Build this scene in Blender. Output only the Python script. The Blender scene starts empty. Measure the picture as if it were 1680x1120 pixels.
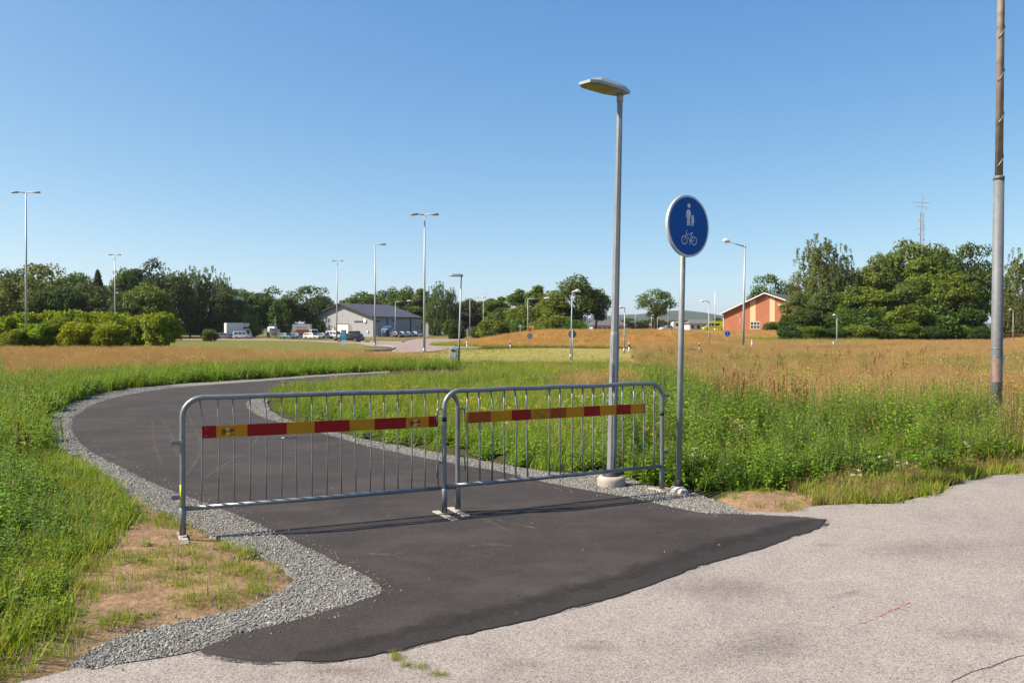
import bpy, bmesh, math, random
import numpy as np
from mathutils import Vector, Matrix, Euler
from mathutils.geometry import tessellate_polygon
R = math.radians
random.seed(7)
rng = np.random.default_rng(11)
sc = bpy.context.scene
C = sc.collection

# ------------------------------------------------------------------ camera, sky, sun, exposure
CAM_H = 1.63
F = 1400.0                      # focal length in pixels of a 1680 px wide frame
PITCH = math.atan(15 / F)       # horizon 15 px above the middle
cam_d = bpy.data.cameras.new('camera')
cam_d.sensor_width = 36; cam_d.lens = 36 * F / 1680
cam_d.clip_start = 0.1; cam_d.clip_end = 9000
cam = bpy.data.objects.new('camera', cam_d); C.objects.link(cam)
cam.location = (0, 0, CAM_H); cam.rotation_euler = (R(90) - PITCH, 0, 0)
sc.camera = cam

SUN_AZ = R(10)                  # direction shadows fall, from +X towards +Y
SUN_EL = R(44)
world = bpy.data.worlds.new('World'); sc.world = world; world.use_nodes = True
wn = world.node_tree
bg = wn.nodes['Background']
sky = wn.nodes.new('ShaderNodeTexSky'); sky.sky_type = 'NISHITA'; sky.sun_disc = False
sky.sun_elevation = SUN_EL
sx, sy = -math.cos(SUN_AZ), -math.sin(SUN_AZ)
sky.sun_rotation = math.atan2(sx, sy)
sky.air_density = 0.6; sky.dust_density = 1.0; sky.ozone_density = 2.0; sky.altitude = 0
# tone of the photograph's sky: the same curve for every direction
sep = wn.nodes.new('ShaderNodeSeparateColor'); com = wn.nodes.new('ShaderNodeCombineColor'); wn.links.new(sky.outputs[0], sep.inputs[0])
for ch, (g_, a_) in enumerate(((1.22, 5.85), (.86, 3.1), (.48, 1.74))):
    m1 = wn.nodes.new('ShaderNodeMath'); m1.operation = 'MULTIPLY'; m1.inputs[1].default_value = .05
    m2 = wn.nodes.new('ShaderNodeMath'); m2.operation = 'POWER'; m2.inputs[1].default_value = g_
    m3 = wn.nodes.new('ShaderNodeMath'); m3.operation = 'MULTIPLY'; m3.inputs[1].default_value = a_ / .211
    wn.links.new(sep.outputs[ch], m1.inputs[0]); wn.links.new(m1.outputs[0], m2.inputs[0]); wn.links.new(m2.outputs[0], m3.inputs[0]); wn.links.new(m3.outputs[0], com.inputs[ch])
wn.links.new(com.outputs[0], bg.inputs[0]); bg.inputs[1].default_value = 0.10
sun_d = bpy.data.lights.new('sun', 'SUN'); sun_d.energy = 4.9; sun_d.angle = R(0.53); sun_d.color = (1, 0.9, 0.76)
sun = bpy.data.objects.new('sun', sun_d); C.objects.link(sun); sun.location = (-40, -10, 60)
sdir = Vector((math.cos(SUN_AZ) * math.cos(SUN_EL), math.sin(SUN_AZ) * math.cos(SUN_EL), -math.sin(SUN_EL)))
sun.rotation_euler = sdir.to_track_quat('-Z', 'Y').to_euler()
sc.view_settings.view_transform = 'Standard'; sc.view_settings.look = 'None'
sc.view_settings.exposure = 1.08; sc.view_settings.gamma = 1.0; sc.view_settings.use_curve_mapping = False
sc.cycles.use_denoising = True
sc.cycles.max_bounces = 6; sc.cycles.diffuse_bounces = 3; sc.cycles.transmission_bounces = 4; sc.cycles.transparent_max_bounces = 6

# ------------------------------------------------------------------ helpers
def G(x, y, z=0.0):
    """pixel of the photograph -> point on the level z"""
    a = PITCH; u = (x - 840) / F; v = (y - 560) / F
    d = Vector((u, math.cos(a) - v * math.sin(a), -math.sin(a) - v * math.cos(a)))
    t = (z - CAM_H) / d.z
    return (d.x * t, d.y * t)
def GP(pts): return [G(*p) for p in pts]
def XatY(x, Y): return (x - 840) / F * Y
def ZatY(y, Y): return CAM_H + (545 - y) / F * Y

class MB:
    def __init__(s): s.v = []; s.f = []; s.m = []; s.t = []
    def add(s, vs, fs, mi=0, tint=None):
        o = len(s.v); s.v += [tuple(p) for p in vs]
        s.f += [tuple(i + o for i in f) for f in fs]; s.m += [mi] * len(fs)
        s.t += [random.random() if tint is None else tint] * len(vs)
        return s
    def box(s, x0, x1, y0, y1, z0, z1, mi=0):
        vs = [(x0,y0,z0),(x1,y0,z0),(x1,y1,z0),(x0,y1,z0),(x0,y0,z1),(x1,y0,z1),(x1,y1,z1),(x0,y1,z1)]
        return s.add(vs, [(0,3,2,1),(4,5,6,7),(0,1,5,4),(1,2,6,5),(2,3,7,6),(3,0,4,7)], mi)
    def tube(s, pts, rad, seg=8, mi=0, caps=True):
        pts = [Vector(p) for p in pts]; n = len(pts)
        rad = rad if isinstance(rad, (list, tuple)) else [rad] * n
        vs = []; up = None
        for i, p in enumerate(pts):
            d = (pts[min(i+1, n-1)] - pts[max(i-1, 0)]).normalized()
            if up is None:
                up = Vector((0,1,0)) if abs(d.y) < .9 else Vector((1,0,0))
            a = (up - d * up.dot(d)).normalized(); b = d.cross(a); up = a
            for k in range(seg):
                an = 2 * math.pi * (k + .5) / seg
                vs.append(p + (a * math.cos(an) + b * math.sin(an)) * rad[i])
        fs = []
        for i in range(n - 1):
            for k in range(seg):
                k2 = (k + 1) % seg
                fs.append((i*seg+k, i*seg+k2, (i+1)*seg+k2, (i+1)*seg+k))
        if caps:
            fs.append(tuple(reversed(range(seg)))); fs.append(tuple(range((n-1)*seg, n*seg)))
        return s.add(vs, fs, mi)
    def lathe(s, prof, seg=20, mi=0, c=(0,0)):
        vs = []; n = len(prof)
        for r, z in prof:
            for k in range(seg):
                an = 2*math.pi*k/seg
                vs.append((c[0]+r*math.cos(an), c[1]+r*math.sin(an), z))
        fs = []
        for i in range(n-1):
            for k in range(seg):
                k2 = (k+1) % seg
                fs.append((i*seg+k, i*seg+k2, (i+1)*seg+k2, (i+1)*seg+k))
        fs.append(tuple(reversed(range(seg)))); fs.append(tuple(range((n-1)*seg, n*seg)))
        return s.add(vs, fs, mi)
    def prism(s, poly, y0, y1, mi=0):
        """polygon in x,z pushed along y"""
        n = len(poly)
        vs = [(p[0], y0, p[1]) for p in poly] + [(p[0], y1, p[1]) for p in poly]
        area = sum(poly[i][0]*poly[(i+1)%n][1]-poly[(i+1)%n][0]*poly[i][1] for i in range(n))
        idx = list(range(n))
        tri = tessellate_polygon([[Vector((p[0], p[1], 0)) for p in poly]])
        fs = []
        for t in tri:
            a, b, c = t
            cr = (poly[b][0]-poly[a][0])*(poly[c][1]-poly[a][1])-(poly[c][0]-poly[a][0])*(poly[b][1]-poly[a][1])
            if cr < 0: b, c = c, b
            fs.append((a, b, c)); fs.append((a+n, c+n, b+n))
        for i in range(n):
            j = (i+1) % n
            fs.append((i, i+n, j+n, j) if area > 0 else (i, j, j+n, i+n))
        return s.add(vs, fs, mi)
    def mesh(s, name, mats, smooth=False, tint=False):
        me = bpy.data.meshes.new(name)
        me.from_pydata(s.v, [], s.f)
        for m in (mats if isinstance(mats, (list, tuple)) else [mats]): me.materials.append(m)
        if any(s.m): me.polygons.foreach_set('material_index', s.m)
        if smooth: me.polygons.foreach_set('use_smooth', [True] * len(s.f))
        if tint:
            at = me.attributes.new('tint', 'FLOAT', 'POINT'); at.data.foreach_set('value', s.t)
        me.update()
        return me
    def build(s, name, mats, parent=None, smooth=False, tint=False):
        o = bpy.data.objects.new(name, s.mesh(name, mats, smooth, tint)); C.objects.link(o)
        if parent: o.parent = parent
        if smooth == 'auto':
            pass
        return o

def auto_smooth(o, ang=40):
    me = o.data
    bm = bmesh.new(); bm.from_mesh(me)
    for f in bm.faces: f.smooth = True
    for e in bm.edges:
        if len(e.link_faces) == 2 and e.calc_face_angle(0) > R(ang): e.smooth = False
    bm.to_mesh(me); bm.free()
    return o
def bevel(o, w=.01, seg=2):
    bm = bmesh.new(); bm.from_mesh(o.data)
    bmesh.ops.bevel(bm, geom=[e for e in bm.edges if len(e.link_faces) == 2 and e.calc_face_angle(0) > R(30)], offset=w, segments=seg, affect='EDGES', profile=.6)
    bm.to_mesh(o.data); bm.free(); return o
def tag(o, label, cat, group=None, kind=None):
    if label: o['label'] = label
    if cat: o['category'] = cat
    if group: o['group'] = group
    if kind: o['kind'] = kind
    return o
def thing(name, label, cat, loc=(0,0,0), rotz=0, group=None):
    o = bpy.data.objects.new(name, None); C.objects.link(o); o.empty_display_size = .2
    o.location = loc; o.rotation_euler = (0, 0, rotz)
    return tag(o, label, cat, group)
def copy_tree(o, parent=None):
    c = o.copy(); C.objects.link(c); c.parent = parent
    for ch in list(o.children): copy_tree(ch, c)
    return c

# numpy value noise in 2D
_P = rng.random((256, 256))
def vnoise(x, y, s=1.0, seed=0):
    x = np.asarray(x, float) / s + seed * 17.3; y = np.asarray(y, float) / s + seed * 9.1
    xi = np.floor(x).astype(int); yi = np.floor(y).astype(int); fx = x - xi; fy = y - yi
    fx = fx*fx*(3-2*fx); fy = fy*fy*(3-2*fy)
    a = _P[xi % 256, yi % 256]; b = _P[(xi+1) % 256, yi % 256]; c = _P[xi % 256, (yi+1) % 256]; d = _P[(xi+1) % 256, (yi+1) % 256]
    return (a*(1-fx)+b*fx)*(1-fy)+(c*(1-fx)+d*fx)*fy
def fbm(x, y, s, seed=0): return .55*vnoise(x, y, s, seed)+.3*vnoise(x, y, s*.45, seed+1)+.15*vnoise(x, y, s*.2, seed+2)
def sstep(x, a, b):
    t = np.clip((np.asarray(x, float) - a) / (b - a), 0, 1); return t*t*(3-2*t)
def inside(px, py, poly):
    px = np.asarray(px); py = np.asarray(py); r = np.zeros(px.shape, bool); n = len(poly)
    for i in range(n):
        x1, y1 = poly[i]; x2, y2 = poly[(i+1) % n]
        c = (y1 > py) != (y2 > py)
        if y1 != y2: r ^= c & (px < (x2-x1)*(py-y1)/(y2-y1)+x1)
    return r
def pdist(px, py, poly):
    px = np.asarray(px); py = np.asarray(py); d = np.full(px.shape, 1e9); n = len(poly)
    for i in range(n):
        x1, y1 = poly[i]; x2, y2 = poly[(i+1) % n]
        dx, dy = x2-x1, y2-y1; l = dx*dx+dy*dy+1e-12
        t = np.clip(((px-x1)*dx+(py-y1)*dy)/l, 0, 1)
        d = np.minimum(d, np.hypot(px-x1-t*dx, py-y1-t*dy))
    return d

# ------------------------------------------------------------------ materials
def nodes(name):
    m = bpy.data.materials.new(name); m.use_nodes = True
    nt = m.node_tree; b = nt.nodes['Principled BSDF']
    return m, nt, b
def N(nt, t, **kw):
    n = nt.nodes.new(t)
    for k, v in kw.items(): setattr(n, k, v)
    return n
def ramp(nt, fac, stops):
    r = N(nt, 'ShaderNodeValToRGB'); e = r.color_ramp.elements
    while len(e) < len(stops): e.new(.5)
    for i, (p, c) in enumerate(stops):
        e[i].position = p; e[i].color = (c[0], c[1], c[2], 1)
    nt.links.new(fac, r.inputs[0]); return r.outputs[0]
def noise(nt, scale, detail=4, rough=.6, coord=None):
    n = N(nt, 'ShaderNodeTexNoise'); n.inputs['Scale'].default_value = scale
    n.inputs['Detail'].default_value = detail; n.inputs['Roughness'].default_value = rough
    if coord is not None: nt.links.new(coord, n.inputs['Vector'])
    return n.outputs['Fac']
def objcoord(nt): return N(nt, 'ShaderNodeTexCoord').outputs['Object']
def worldpos(nt): return N(nt, 'ShaderNodeNewGeometry').outputs['Position']
def mixc(nt, fac, a, b, mode='MIX'):
    n = N(nt, 'ShaderNodeMix', data_type='RGBA', blend_type=mode)
    for s, v in ((0, fac), (6, a), (7, b)):
        if hasattr(v, 'node'): nt.links.new(v, n.inputs[s])
        elif s == 0: n.inputs[0].default_value = v
        else: n.inputs[s].default_value = (v[0], v[1], v[2], 1)
    return n.outputs[2]
def math_(nt, op, a, b=None):
    n = N(nt, 'ShaderNodeMath', operation=op)
    for i, v in enumerate((a, b)):
        if v is None: continue
        if hasattr(v, 'node'): nt.links.new(v, n.inputs[i])
        else: n.inputs[i].default_value = v
    return n.outputs[0]
def bump(nt, b, h, strength=.4, dist=.02):
    n = N(nt, 'ShaderNodeBump'); n.inputs['Strength'].default_value = strength; n.inputs['Distance'].default_value = dist
    nt.links.new(h, n.inputs['Height']); nt.links.new(n.outputs[0], b.inputs['Normal'])
_M = {}
def paint(name, col, rough=.5, metal=0.0, var=.12, scale=6, spec=.5, coat=0):
    """plain surface with slight dirt and tone variation"""
    if name in _M: return _M[name]
    m, nt, b = nodes(name)
    f = noise(nt, scale, 5, .65, objcoord(nt))
    d = tuple(max(0, c*(1-var*1.6)) for c in col); l = tuple(min(1, c*(1+var)) for c in col)
    nt.links.new(ramp(nt, f, [(.25, d), (.5, col), (.8, l)]), b.inputs['Base Color'])
    b.inputs['Roughness'].default_value = rough; b.inputs['Metallic'].default_value = metal
    b.inputs['Specular IOR Level'].default_value = spec; b.inputs['Coat Weight'].default_value = coat
    _M[name] = m; return m
def leafmat(name, c0, c1, transl=.35, rough=.6, objcol=False, rand=.35, patch=.22, pc=((.82,.9,.9),(1.16,1.08,1.0))):
    if name in _M: return _M[name]
    m, nt, b = nodes(name)
    at = N(nt, 'ShaderNodeAttribute', attribute_name='tint')
    oi = N(nt, 'ShaderNodeObjectInfo')
    col = mixc(nt, at.outputs['Fac'], c0, c1)
    if objcol: col = mixc(nt, 1.0, col, oi.outputs['Color'], 'MULTIPLY')
    hs = N(nt, 'ShaderNodeHueSaturation')
    v = math_(nt, 'ADD', math_(nt, 'MULTIPLY', oi.outputs['Random'], rand), 1 - rand*.5)
    nt.links.new(v, hs.inputs['Value'])
    h = math_(nt, 'ADD', math_(nt, 'MULTIPLY', oi.outputs['Random'], .03), .485)
    nt.links.new(h, hs.inputs['Hue'])
    nt.links.new(col, hs.inputs['Color'])
    col = hs.outputs[0]
    pn = noise(nt, patch, 3, .6, oi.outputs['Location'])
    col = mixc(nt, 1.0, col, ramp(nt, pn, [(.3, pc[0]), (.5, (1,1,1)), (.7, pc[1])]), 'MULTIPLY')
    nt.links.new(col, b.inputs['Base Color']); b.inputs['Roughness'].default_value = rough
    b.inputs['Specular IOR Level'].default_value = .25
    tr = N(nt, 'ShaderNodeBsdfTranslucent')
    nt.links.new(mixc(nt, 1.0, col, (1.15, 1.1, .55), 'MULTIPLY'), tr.inputs[0])
    mx = N(nt, 'ShaderNodeMixShader'); mx.inputs[0].default_value = transl
    nt.links.new(b.outputs[0], mx.inputs[1]); nt.links.new(tr.outputs[0], mx.inputs[2])
    nt.links.new(mx.outputs[0], nt.nodes['Material Output'].inputs[0])
    _M[name] = m; return m
def glass(name, col=(.02, .025, .03), rough=.08):
    return paint(name, col, rough, 0, .05, 3, .6)
# ------------------------------------------------------------------ ground plan (photo pixels -> metres on the ground)
PATH = GP([(760,607),(640,611),(545,616),(430,625),(300,634),(220,645),(165,658),(130,676),(116,693),(120,712),(139,735),(165,750),(195,764),(260,797),(302,813),(371,838),(420,858),(472,883),(535,914),(600,944),(625,962),(627,973),(605,982),(564,996),(472,1021),(420,1034),(380,1044),(345,1058),(330,1066),(340,1072),(380,1078),(430,1083),(472,1085),(520,1084),(557,1081),(601,1073),(649,1064),(712,1047),(823,1021),(911,1003),(1000,978),(1081,950),(1162,921),(1227,903),(1283,883),(1344,863),(1356,853),(1320,849),(1283,847),(1202,843),(1155,842),(1102,832),(1057,821),(1010,812),(961,804),(893,791),(827,775),(760,763),(719,756),(604,733),(531,711),(460,694),(425,683),(406,670),(404,661),(415,652),(440,645),(480,638),(516,633),(560,628),(640,622),(760,616)])
GRAV_OUT = GP([(640,608.5),(545,613),(430,621),(300,629),(215,637),(160,645),(110,660),(80,680),(68,700),(75,720),(95,745),(135,769),(195,802),(255,834),(297,853),(343,875),(394,893),(440,915),(480,938),(487,950),(470,968),(446,981),(410,996),(380,1003),(320,1015),(260,1027),(186,1046),(140,1070),(115,1092),(150,1098),(220,1085),(300,1071),(345,1060),(400,1044),(500,1022),(620,987),(645,965),(560,913),(480,876),(420,848),(300,803),(200,756),(150,733),(132,700),(150,672),(200,656),(300,640),(545,619),(640,613)])
GRAV_IN = GP([(760,768),(719,762),(604,739),(531,717),(455,699),(415,685),(398,669),(397,658),(412,648),(440,641),(516,630.5),(560,626),(560,624),(505,635),(465,643),(443,651),(438,661),(443,673),(464,686),(501,697),(604,722),(695,738),(748,748),(830,763),(888,772),(958,780),(990,776),(1030,782),(1064,797),(1090,799),(1130,806),(1186,826),(1222,838),(1232,846),(1155,847),(1102,838),(1057,827),(961,810),(893,797),(827,781)])
PAVE_EDGE = GP([(-400,1180),(-100,1140),(0,1122),(60,1112),(120,1098),(220,1086),(300,1072),(345,1062),(500,1030),(700,1010),(1000,940),(1180,860),(1222,838),(1293,840),(1342,829),(1404,826),(1466,826),(1507,815),(1545,808),(1556,798),(1583,788),(1611,781),(1680,776),(1800,770),(2300,758)])
PAVE = PAVE_EDGE + [(70, -25), (-40, -25)]
PAVE2 = GP([(1635,762),(1658,754),(1700,750),(2300,738),(2300,750),(1700,764)])
DIRT = GP([(80,740),(135,765),(195,798),(255,830),(343,871),(394,889),(440,911),(484,938),(491,950),(446,985),(380,1007),(260,1031),(140,1074),(110,1100),(60,1114),(0,1124),(-60,1132),(-60,1100),(20,1085),(95,1040),(120,985),(90,950),(150,925),(195,870),(222,838),(178,795),(110,760)])
BARE = GP([(1170,822),(1200,812),(1280,806),(1340,814),(1345,830),(1293,842),(1222,840)])
ROAD_L = GP([(-300,556.2),(360,557.6),(488,559.2),(553,562),(591,564),(630,567.2),(645,570),(647,572.5),(640,575),(660,578.5),(700,578.5),(740,573),(735,567),(727,563),(740,560),(775,556.5),(822,553.3),(838,552.2),(820,551),(754,551.6),(712,554),(686,555),(664,559),(660,562),(593,561),(548,559.6),(456,556.8),(360,555.4),(-300,554.6)])
LAWN_L = GP([(-300,556.4),(360,557.8),(488,559.5),(553,562.2),(591,564.3),(630,567.5),(644,570),(646,572.5),(628,575.5),(596,577),(450,576),(290,573),(-300,572)])
MOWN = GP([(640,580),(740,574),(812,576.5),(900,580),(1000,586),(1060,590),(1060,597),(900,599),(700,596),(600,588)])
GREENSTRIP = [(20,130),(52,127),(66,152),(27,156)]
DRY_L = GP([(-900,575),(280,575),(300,578),(450,580),(560,583),(620,588),(680,592),(740,594),(640,597),(560,600),(450,605),(300,613),(100,622),(0,630),(-900,690)])
DRY_R = GP([(1040,560),(1290,556),(3200,552),(3200,780),(1700,720),(1655,716),(1600,690),(1500,697),(1400,692),(1300,697),(1200,690),(1150,655),(1110,628),(1060,602),(1040,590)])
DRY_P = GP([(925,648),(905,640),(930,630),(1010,625),(1060,630),(1070,645),(1010,652)])
MOUND_C = (12.0, 108.0); MOUND_R = 22.0
PAVED = [PATH, GRAV_OUT, GRAV_IN, PAVE, PAVE2]

def Hgt(X, Y):
    X = np.asarray(X, float); Y = np.asarray(Y, float)
    r = np.hypot(X - MOUND_C[0], Y - MOUND_C[1])
    z = 1.62 * sstep(MOUND_R - r, 0, 15)
    z = np.maximum(z, sstep(Y, 138, 185) * sstep(X, 4, 30) * 1.95)
    z = z + sstep(Y, 203, 222) * .45 * sstep(-X, -10, 15)
    z = z + .3 * np.exp(-((Y - 67) / 7.0)**2) * sstep(X, -7, 2) * (1 - sstep(X, 16, 24))
    z = z + sstep(Y, 30, 60) * (fbm(X, Y, 14, 3) - .5) * .25
    return z
def hz(X, Y): return float(Hgt(X, Y))

def lines(lo, hi, fine0, fine1, s, g):
    a = [fine0]
    while a[-1] < fine1: a.append(a[-1] + s)
    st = s
    while a[-1] < hi: st *= g; a.append(a[-1] + st)
    b = []; p = fine0; st = s
    while p > lo: st *= g; p -= st; b.append(p)
    return np.array(b[::-1] + a)
gx = lines(-7000, 7000, -7.5, 6.5, .11, 1.06)
gy = lines(-60, 7000, 3.2, 13.5, .11, 1.055)
XX, YY = np.meshgrid(gx, gy)
ZZ = Hgt(XX, YY)
near = (np.abs(XX) < 60) & (YY < 60)
pd = np.full(XX.shape, 9.0); ins = np.zeros(XX.shape, bool)
xs, ys = XX[near], YY[near]
i_ = np.zeros(xs.shape, bool); d_ = np.full(xs.shape, 9.0)
for p in PAVED:
    i_ |= inside(xs, ys, p); d_ = np.minimum(d_, pdist(xs, ys, p))
ins[near] = i_; pd[near] = np.where(i_, -d_, d_)
rough_ = .012 + .05 * (fbm(XX, YY, .8, 5) - .3) + .03 * (vnoise(XX, YY, .25, 8) - .5)
rise = sstep(pd, .02, .35)
ZZ = ZZ + np.where(near, -.03 * (1 - rise) + np.maximum(rough_, -.01) * rise, 0)
col = np.zeros(XX.shape + (4,)); col[..., 3] = 1
def setc(mask, c): col[mask, :3] = c
n1 = fbm(XX, YY, 3.0, 21)
col[..., :3] = (.055, .062, .022)
setc(YY > 48, (.3, .265, .085))
far = YY > 120
setc(far, (.17, .15, .05))
def zone(poly, c, soft=0):
    m = inside(XX, YY, poly); setc(m, c)
zone(DRY_L, (.33, .205, .085)); zone(DRY_R, (.28, .185, .07)); zone(DRY_P, (.24, .17, .06))
zone(MOWN, (.3, .265, .085)); zone(LAWN_L, (.165, .165, .042))
rr = np.hypot(XX-MOUND_C[0], YY-MOUND_C[1])
setc((rr < 33), (.2, .19, .055)); setc(rr < MOUND_R - .5, (.42, .26, .1))
setc((YY > 118) & (XX > 8) & (rr > 24), (.33, .19, .06))
zone(GREENSTRIP, (.1, .14, .025))
zone(DIRT, (.30, .2, .125)); zone(BARE, (.34, .22, .14))
m = (YY > 195) & (XX < 8) & (YY < 250); setc(m, (.2, .17, .06))
me = bpy.data.meshes.new('ground')
ny, nx = XX.shape
verts = np.stack([XX, YY, ZZ], -1).reshape(-1, 3)
ii = np.arange(ny*nx).reshape(ny, nx)
quads = np.stack([ii[:-1,:-1], ii[:-1,1:], ii[1:,1:], ii[1:,:-1]], -1).reshape(-1, 4)
me.from_pydata(verts.tolist(), [], quads.tolist())
ca = me.color_attributes.new('zone', 'FLOAT_COLOR', 'POINT'); ca.data.foreach_set('color', col.reshape(-1))
me.polygons.foreach_set('use_smooth', [True]*len(me.polygons))
ground = bpy.data.objects.new('ground', me); C.objects.link(ground); ground['kind'] = 'structure'
m, nt, b = nodes('ground_soil')
at = N(nt, 'ShaderNodeAttribute', attribute_name='zone')
pos = worldpos(nt)
n_a = noise(nt, .35, 6, .7, pos); n_b = noise(nt, 22, 5, .7, pos); n_c = noise(nt, 3.2, 5, .65, pos)
c_ = mixc(nt, 1.0, at.outputs['Color'], ramp(nt, n_b, [(.25, (.55,.55,.55)), (.5, (1,1,1)), (.75, (1.45,1.4,1.3))]), 'MULTIPLY')
c_ = mixc(nt, 1.0, c_, ramp(nt, n_c, [(.3, (.72,.75,.72)), (.55, (1,1,1)), (.8, (1.25,1.2,1.1))]), 'MULTIPLY')
c_ = mixc(nt, 1.0, c_, ramp(nt, n_a, [(.3, (.82,.92,.85)), (.6, (1.08,1.02,1.0))]), 'MULTIPLY')
nt.links.new(c_, b.inputs['Base Color']); b.inputs['Roughness'].default_value = .95; b.inputs['Specular IOR Level'].default_value = .1
bump(nt, b, math_(nt, 'ADD', n_b, n_c), .8, .03)
me.materials.append(m)

def densify(poly, step, jit, seed, closed=True):
    out = []; n = len(poly)
    for i in range(n if closed else n - 1):
        a = Vector(poly[i]); c = Vector(poly[(i+1) % n]); d = (c - a).length
        dist = max(1.0, (a+c).length*.5)
        s = step * max(1, dist/6)
        k = max(1, int(d / s)) if d < 60 else 1
        nrm = Vector((-(c-a).y, (c-a).x)).normalized() if d > 1e-6 else Vector((0,0))
        for j in range(k):
            p = a.lerp(c, j / k)
            w = (float(fbm(p.x, p.y, .35, seed)) - .5) * 2 * jit
            out.append((p.x + nrm.x*w, p.y + nrm.y*w))
    return out
def smooth_poly(p, it=1):
    for _ in range(it):
        q = []
        for i in range(len(p)):
            a = p[i]; c = p[(i+1) % len(p)]
            q += [(.75*a[0]+.25*c[0], .75*a[1]+.25*c[1]), (.25*a[0]+.75*c[0], .25*a[1]+.75*c[1])]
        p = q
    return p
def sheet(name, polys, z, mat, depth=.03, kind='structure', parent=None):
    mb = MB()
    for poly in polys:
        n = len(poly)
        if sum(poly[i][0]*poly[(i+1)%n][1]-poly[(i+1)%n][0]*poly[i][1] for i in range(n)) < 0: poly = poly[::-1]
        zz = z if not callable(z) else 0
        vs = [(x, y, z(x, y) if callable(z) else z) for x, y in poly]
        tris = tessellate_polygon([[Vector((p[0], p[1], 0)) for p in poly]])
        fs = []
        for a, bb, c in tris:
            cr = (poly[bb][0]-poly[a][0])*(poly[c][1]-poly[a][1])-(poly[c][0]-poly[a][0])*(poly[bb][1]-poly[a][1])
            fs.append((a, bb, c) if cr > 0 else (a, c, bb))
        vs += [(v[0], v[1], v[2]-depth) for v in vs[:n]]
        fs += [(i, i+n, (i+1) % n + n, (i+1) % n) for i in range(n)]
        mb.add(vs, fs)
    o = mb.build(name, mat, parent)
    if kind: o['kind'] = kind
    return o

# old pale asphalt
def asphalt(name, lo, mid, hi, patch, speck=260):
    m, nt, b = nodes(name); pos = worldpos(nt)
    v = N(nt, 'ShaderNodeTexVoronoi'); v.inputs['Scale'].default_value = speck*.7; nt.links.new(pos, v.inputs['Vector'])
    sp = noise(nt, speck, 3, .7, pos)
    c = ramp(nt, sp, [(.3, lo), (.5, mid), (.72, hi)])
    bw = N(nt, 'ShaderNodeRGBToBW'); nt.links.new(v.outputs['Color'], bw.inputs[0])
    c = mixc(nt, 1.0, c, ramp(nt, bw.outputs[0], [(.08, (.42,.42,.43)), (.3, (.9,.9,.9)), (.6, (1,1,1)), (.85, (1.35,1.33,1.3))]), 'MULTIPLY')
    big = noise(nt, .55, 6, .62, pos)
    c = mixc(nt, 1.0, c, ramp(nt, big, [(.3, patch), (.5, (1,1,1)), (.75, (1.12,1.1,1.08))]), 'MULTIPLY')
    mid_ = noise(nt, 4.5, 6, .7, pos)
    c = mixc(nt, 1.0, c, ramp(nt, mid_, [(.3, (.87,.87,.88)), (.55, (1,1,1)), (.8, (1.08,1.07,1.06))]), 'MULTIPLY')
    nt.links.new(c, b.inputs['Base Color']); b.inputs['Roughness'].default_value = .88; b.inputs['Specular IOR Level'].default_value = .25
    bump(nt, b, math_(nt, 'ADD', sp, bw.outputs[0]), .5, .004)
    return m, nt, b, c
old_asphalt, *_ = asphalt('old_asphalt', (.128,.115,.104), (.315,.283,.256), (.55,.5,.46), (.82,.8,.79), 165)
new_asphalt, nt_, b_, c_ = asphalt('new_asphalt', (.02,.0175,.0165), (.041,.035,.0325), (.09,.077,.071), (.72,.71,.7), 200)
# dust lying on the new asphalt in streaks
pos = worldpos(nt_)
mp = N(nt_, 'ShaderNodeMapping'); mp.inputs['Scale'].default_value = (.8, 1.3, 1); mp.inputs['Rotation'].default_value = (0, 0, R(-20)); nt_.links.new(pos, mp.inputs[0])
d1 = noise(nt_, 1.1, 7, .72, mp.outputs[0])
dustf = math_(nt_, 'MULTIPLY', N(nt_, 'ShaderNodeMath').outputs[0], 1) if False else d1
fac = N(nt_, 'ShaderNodeMapRange'); fac.inputs[1].default_value = .46; fac.inputs[2].default_value = .78; fac.inputs[4].default_value = .42
nt_.links.new(d1, fac.inputs[0])
nt_.links.new(mixc(nt_, fac.outputs[0], c_, (.13,.108,.094)), b_.inputs['Base Color'])
pink_asphalt, *_ = asphalt('pink_asphalt', (.22,.165,.145), (.31,.24,.21), (.4,.32,.285), (.9,.88,.87), 30)
gravelbase, *_ = asphalt('gravel_base', (.08,.08,.075), (.2,.2,.185), (.38,.37,.34), (.85,.85,.85), 60)

pavement = sheet('pavement', [densify(PAVE_EDGE, .09, .035, 3, False) + [PAVE_EDGE[-1], (70,-25), (-40,-25)], densify(PAVE2, .12, .03, 5)], 0.0, old_asphalt)
sheet('gravel_verge', [densify(GRAV_OUT, .08, .05, 7), densify(GRAV_IN, .08, .04, 9)], .0015, gravelbase)
def grow(poly, d):
    n = len(poly); ar = sum(poly[i][0]*poly[(i+1)%n][1]-poly[(i+1)%n][0]*poly[i][1] for i in range(n)); sg_ = 1 if ar > 0 else -1; out = []
    for i in range(n):
        a = Vector(poly[i-1]); c = Vector(poly[(i+1) % n]); t_ = (c-a).normalized(); out.append((poly[i][0]+sg_*t_.y*d, poly[i][1]-sg_*t_.x*d))
    return out
PATH_S = densify(smooth_poly(PATH), .05, .03, 12)
path = sheet('path', [PATH_S], .004, new_asphalt)
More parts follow.
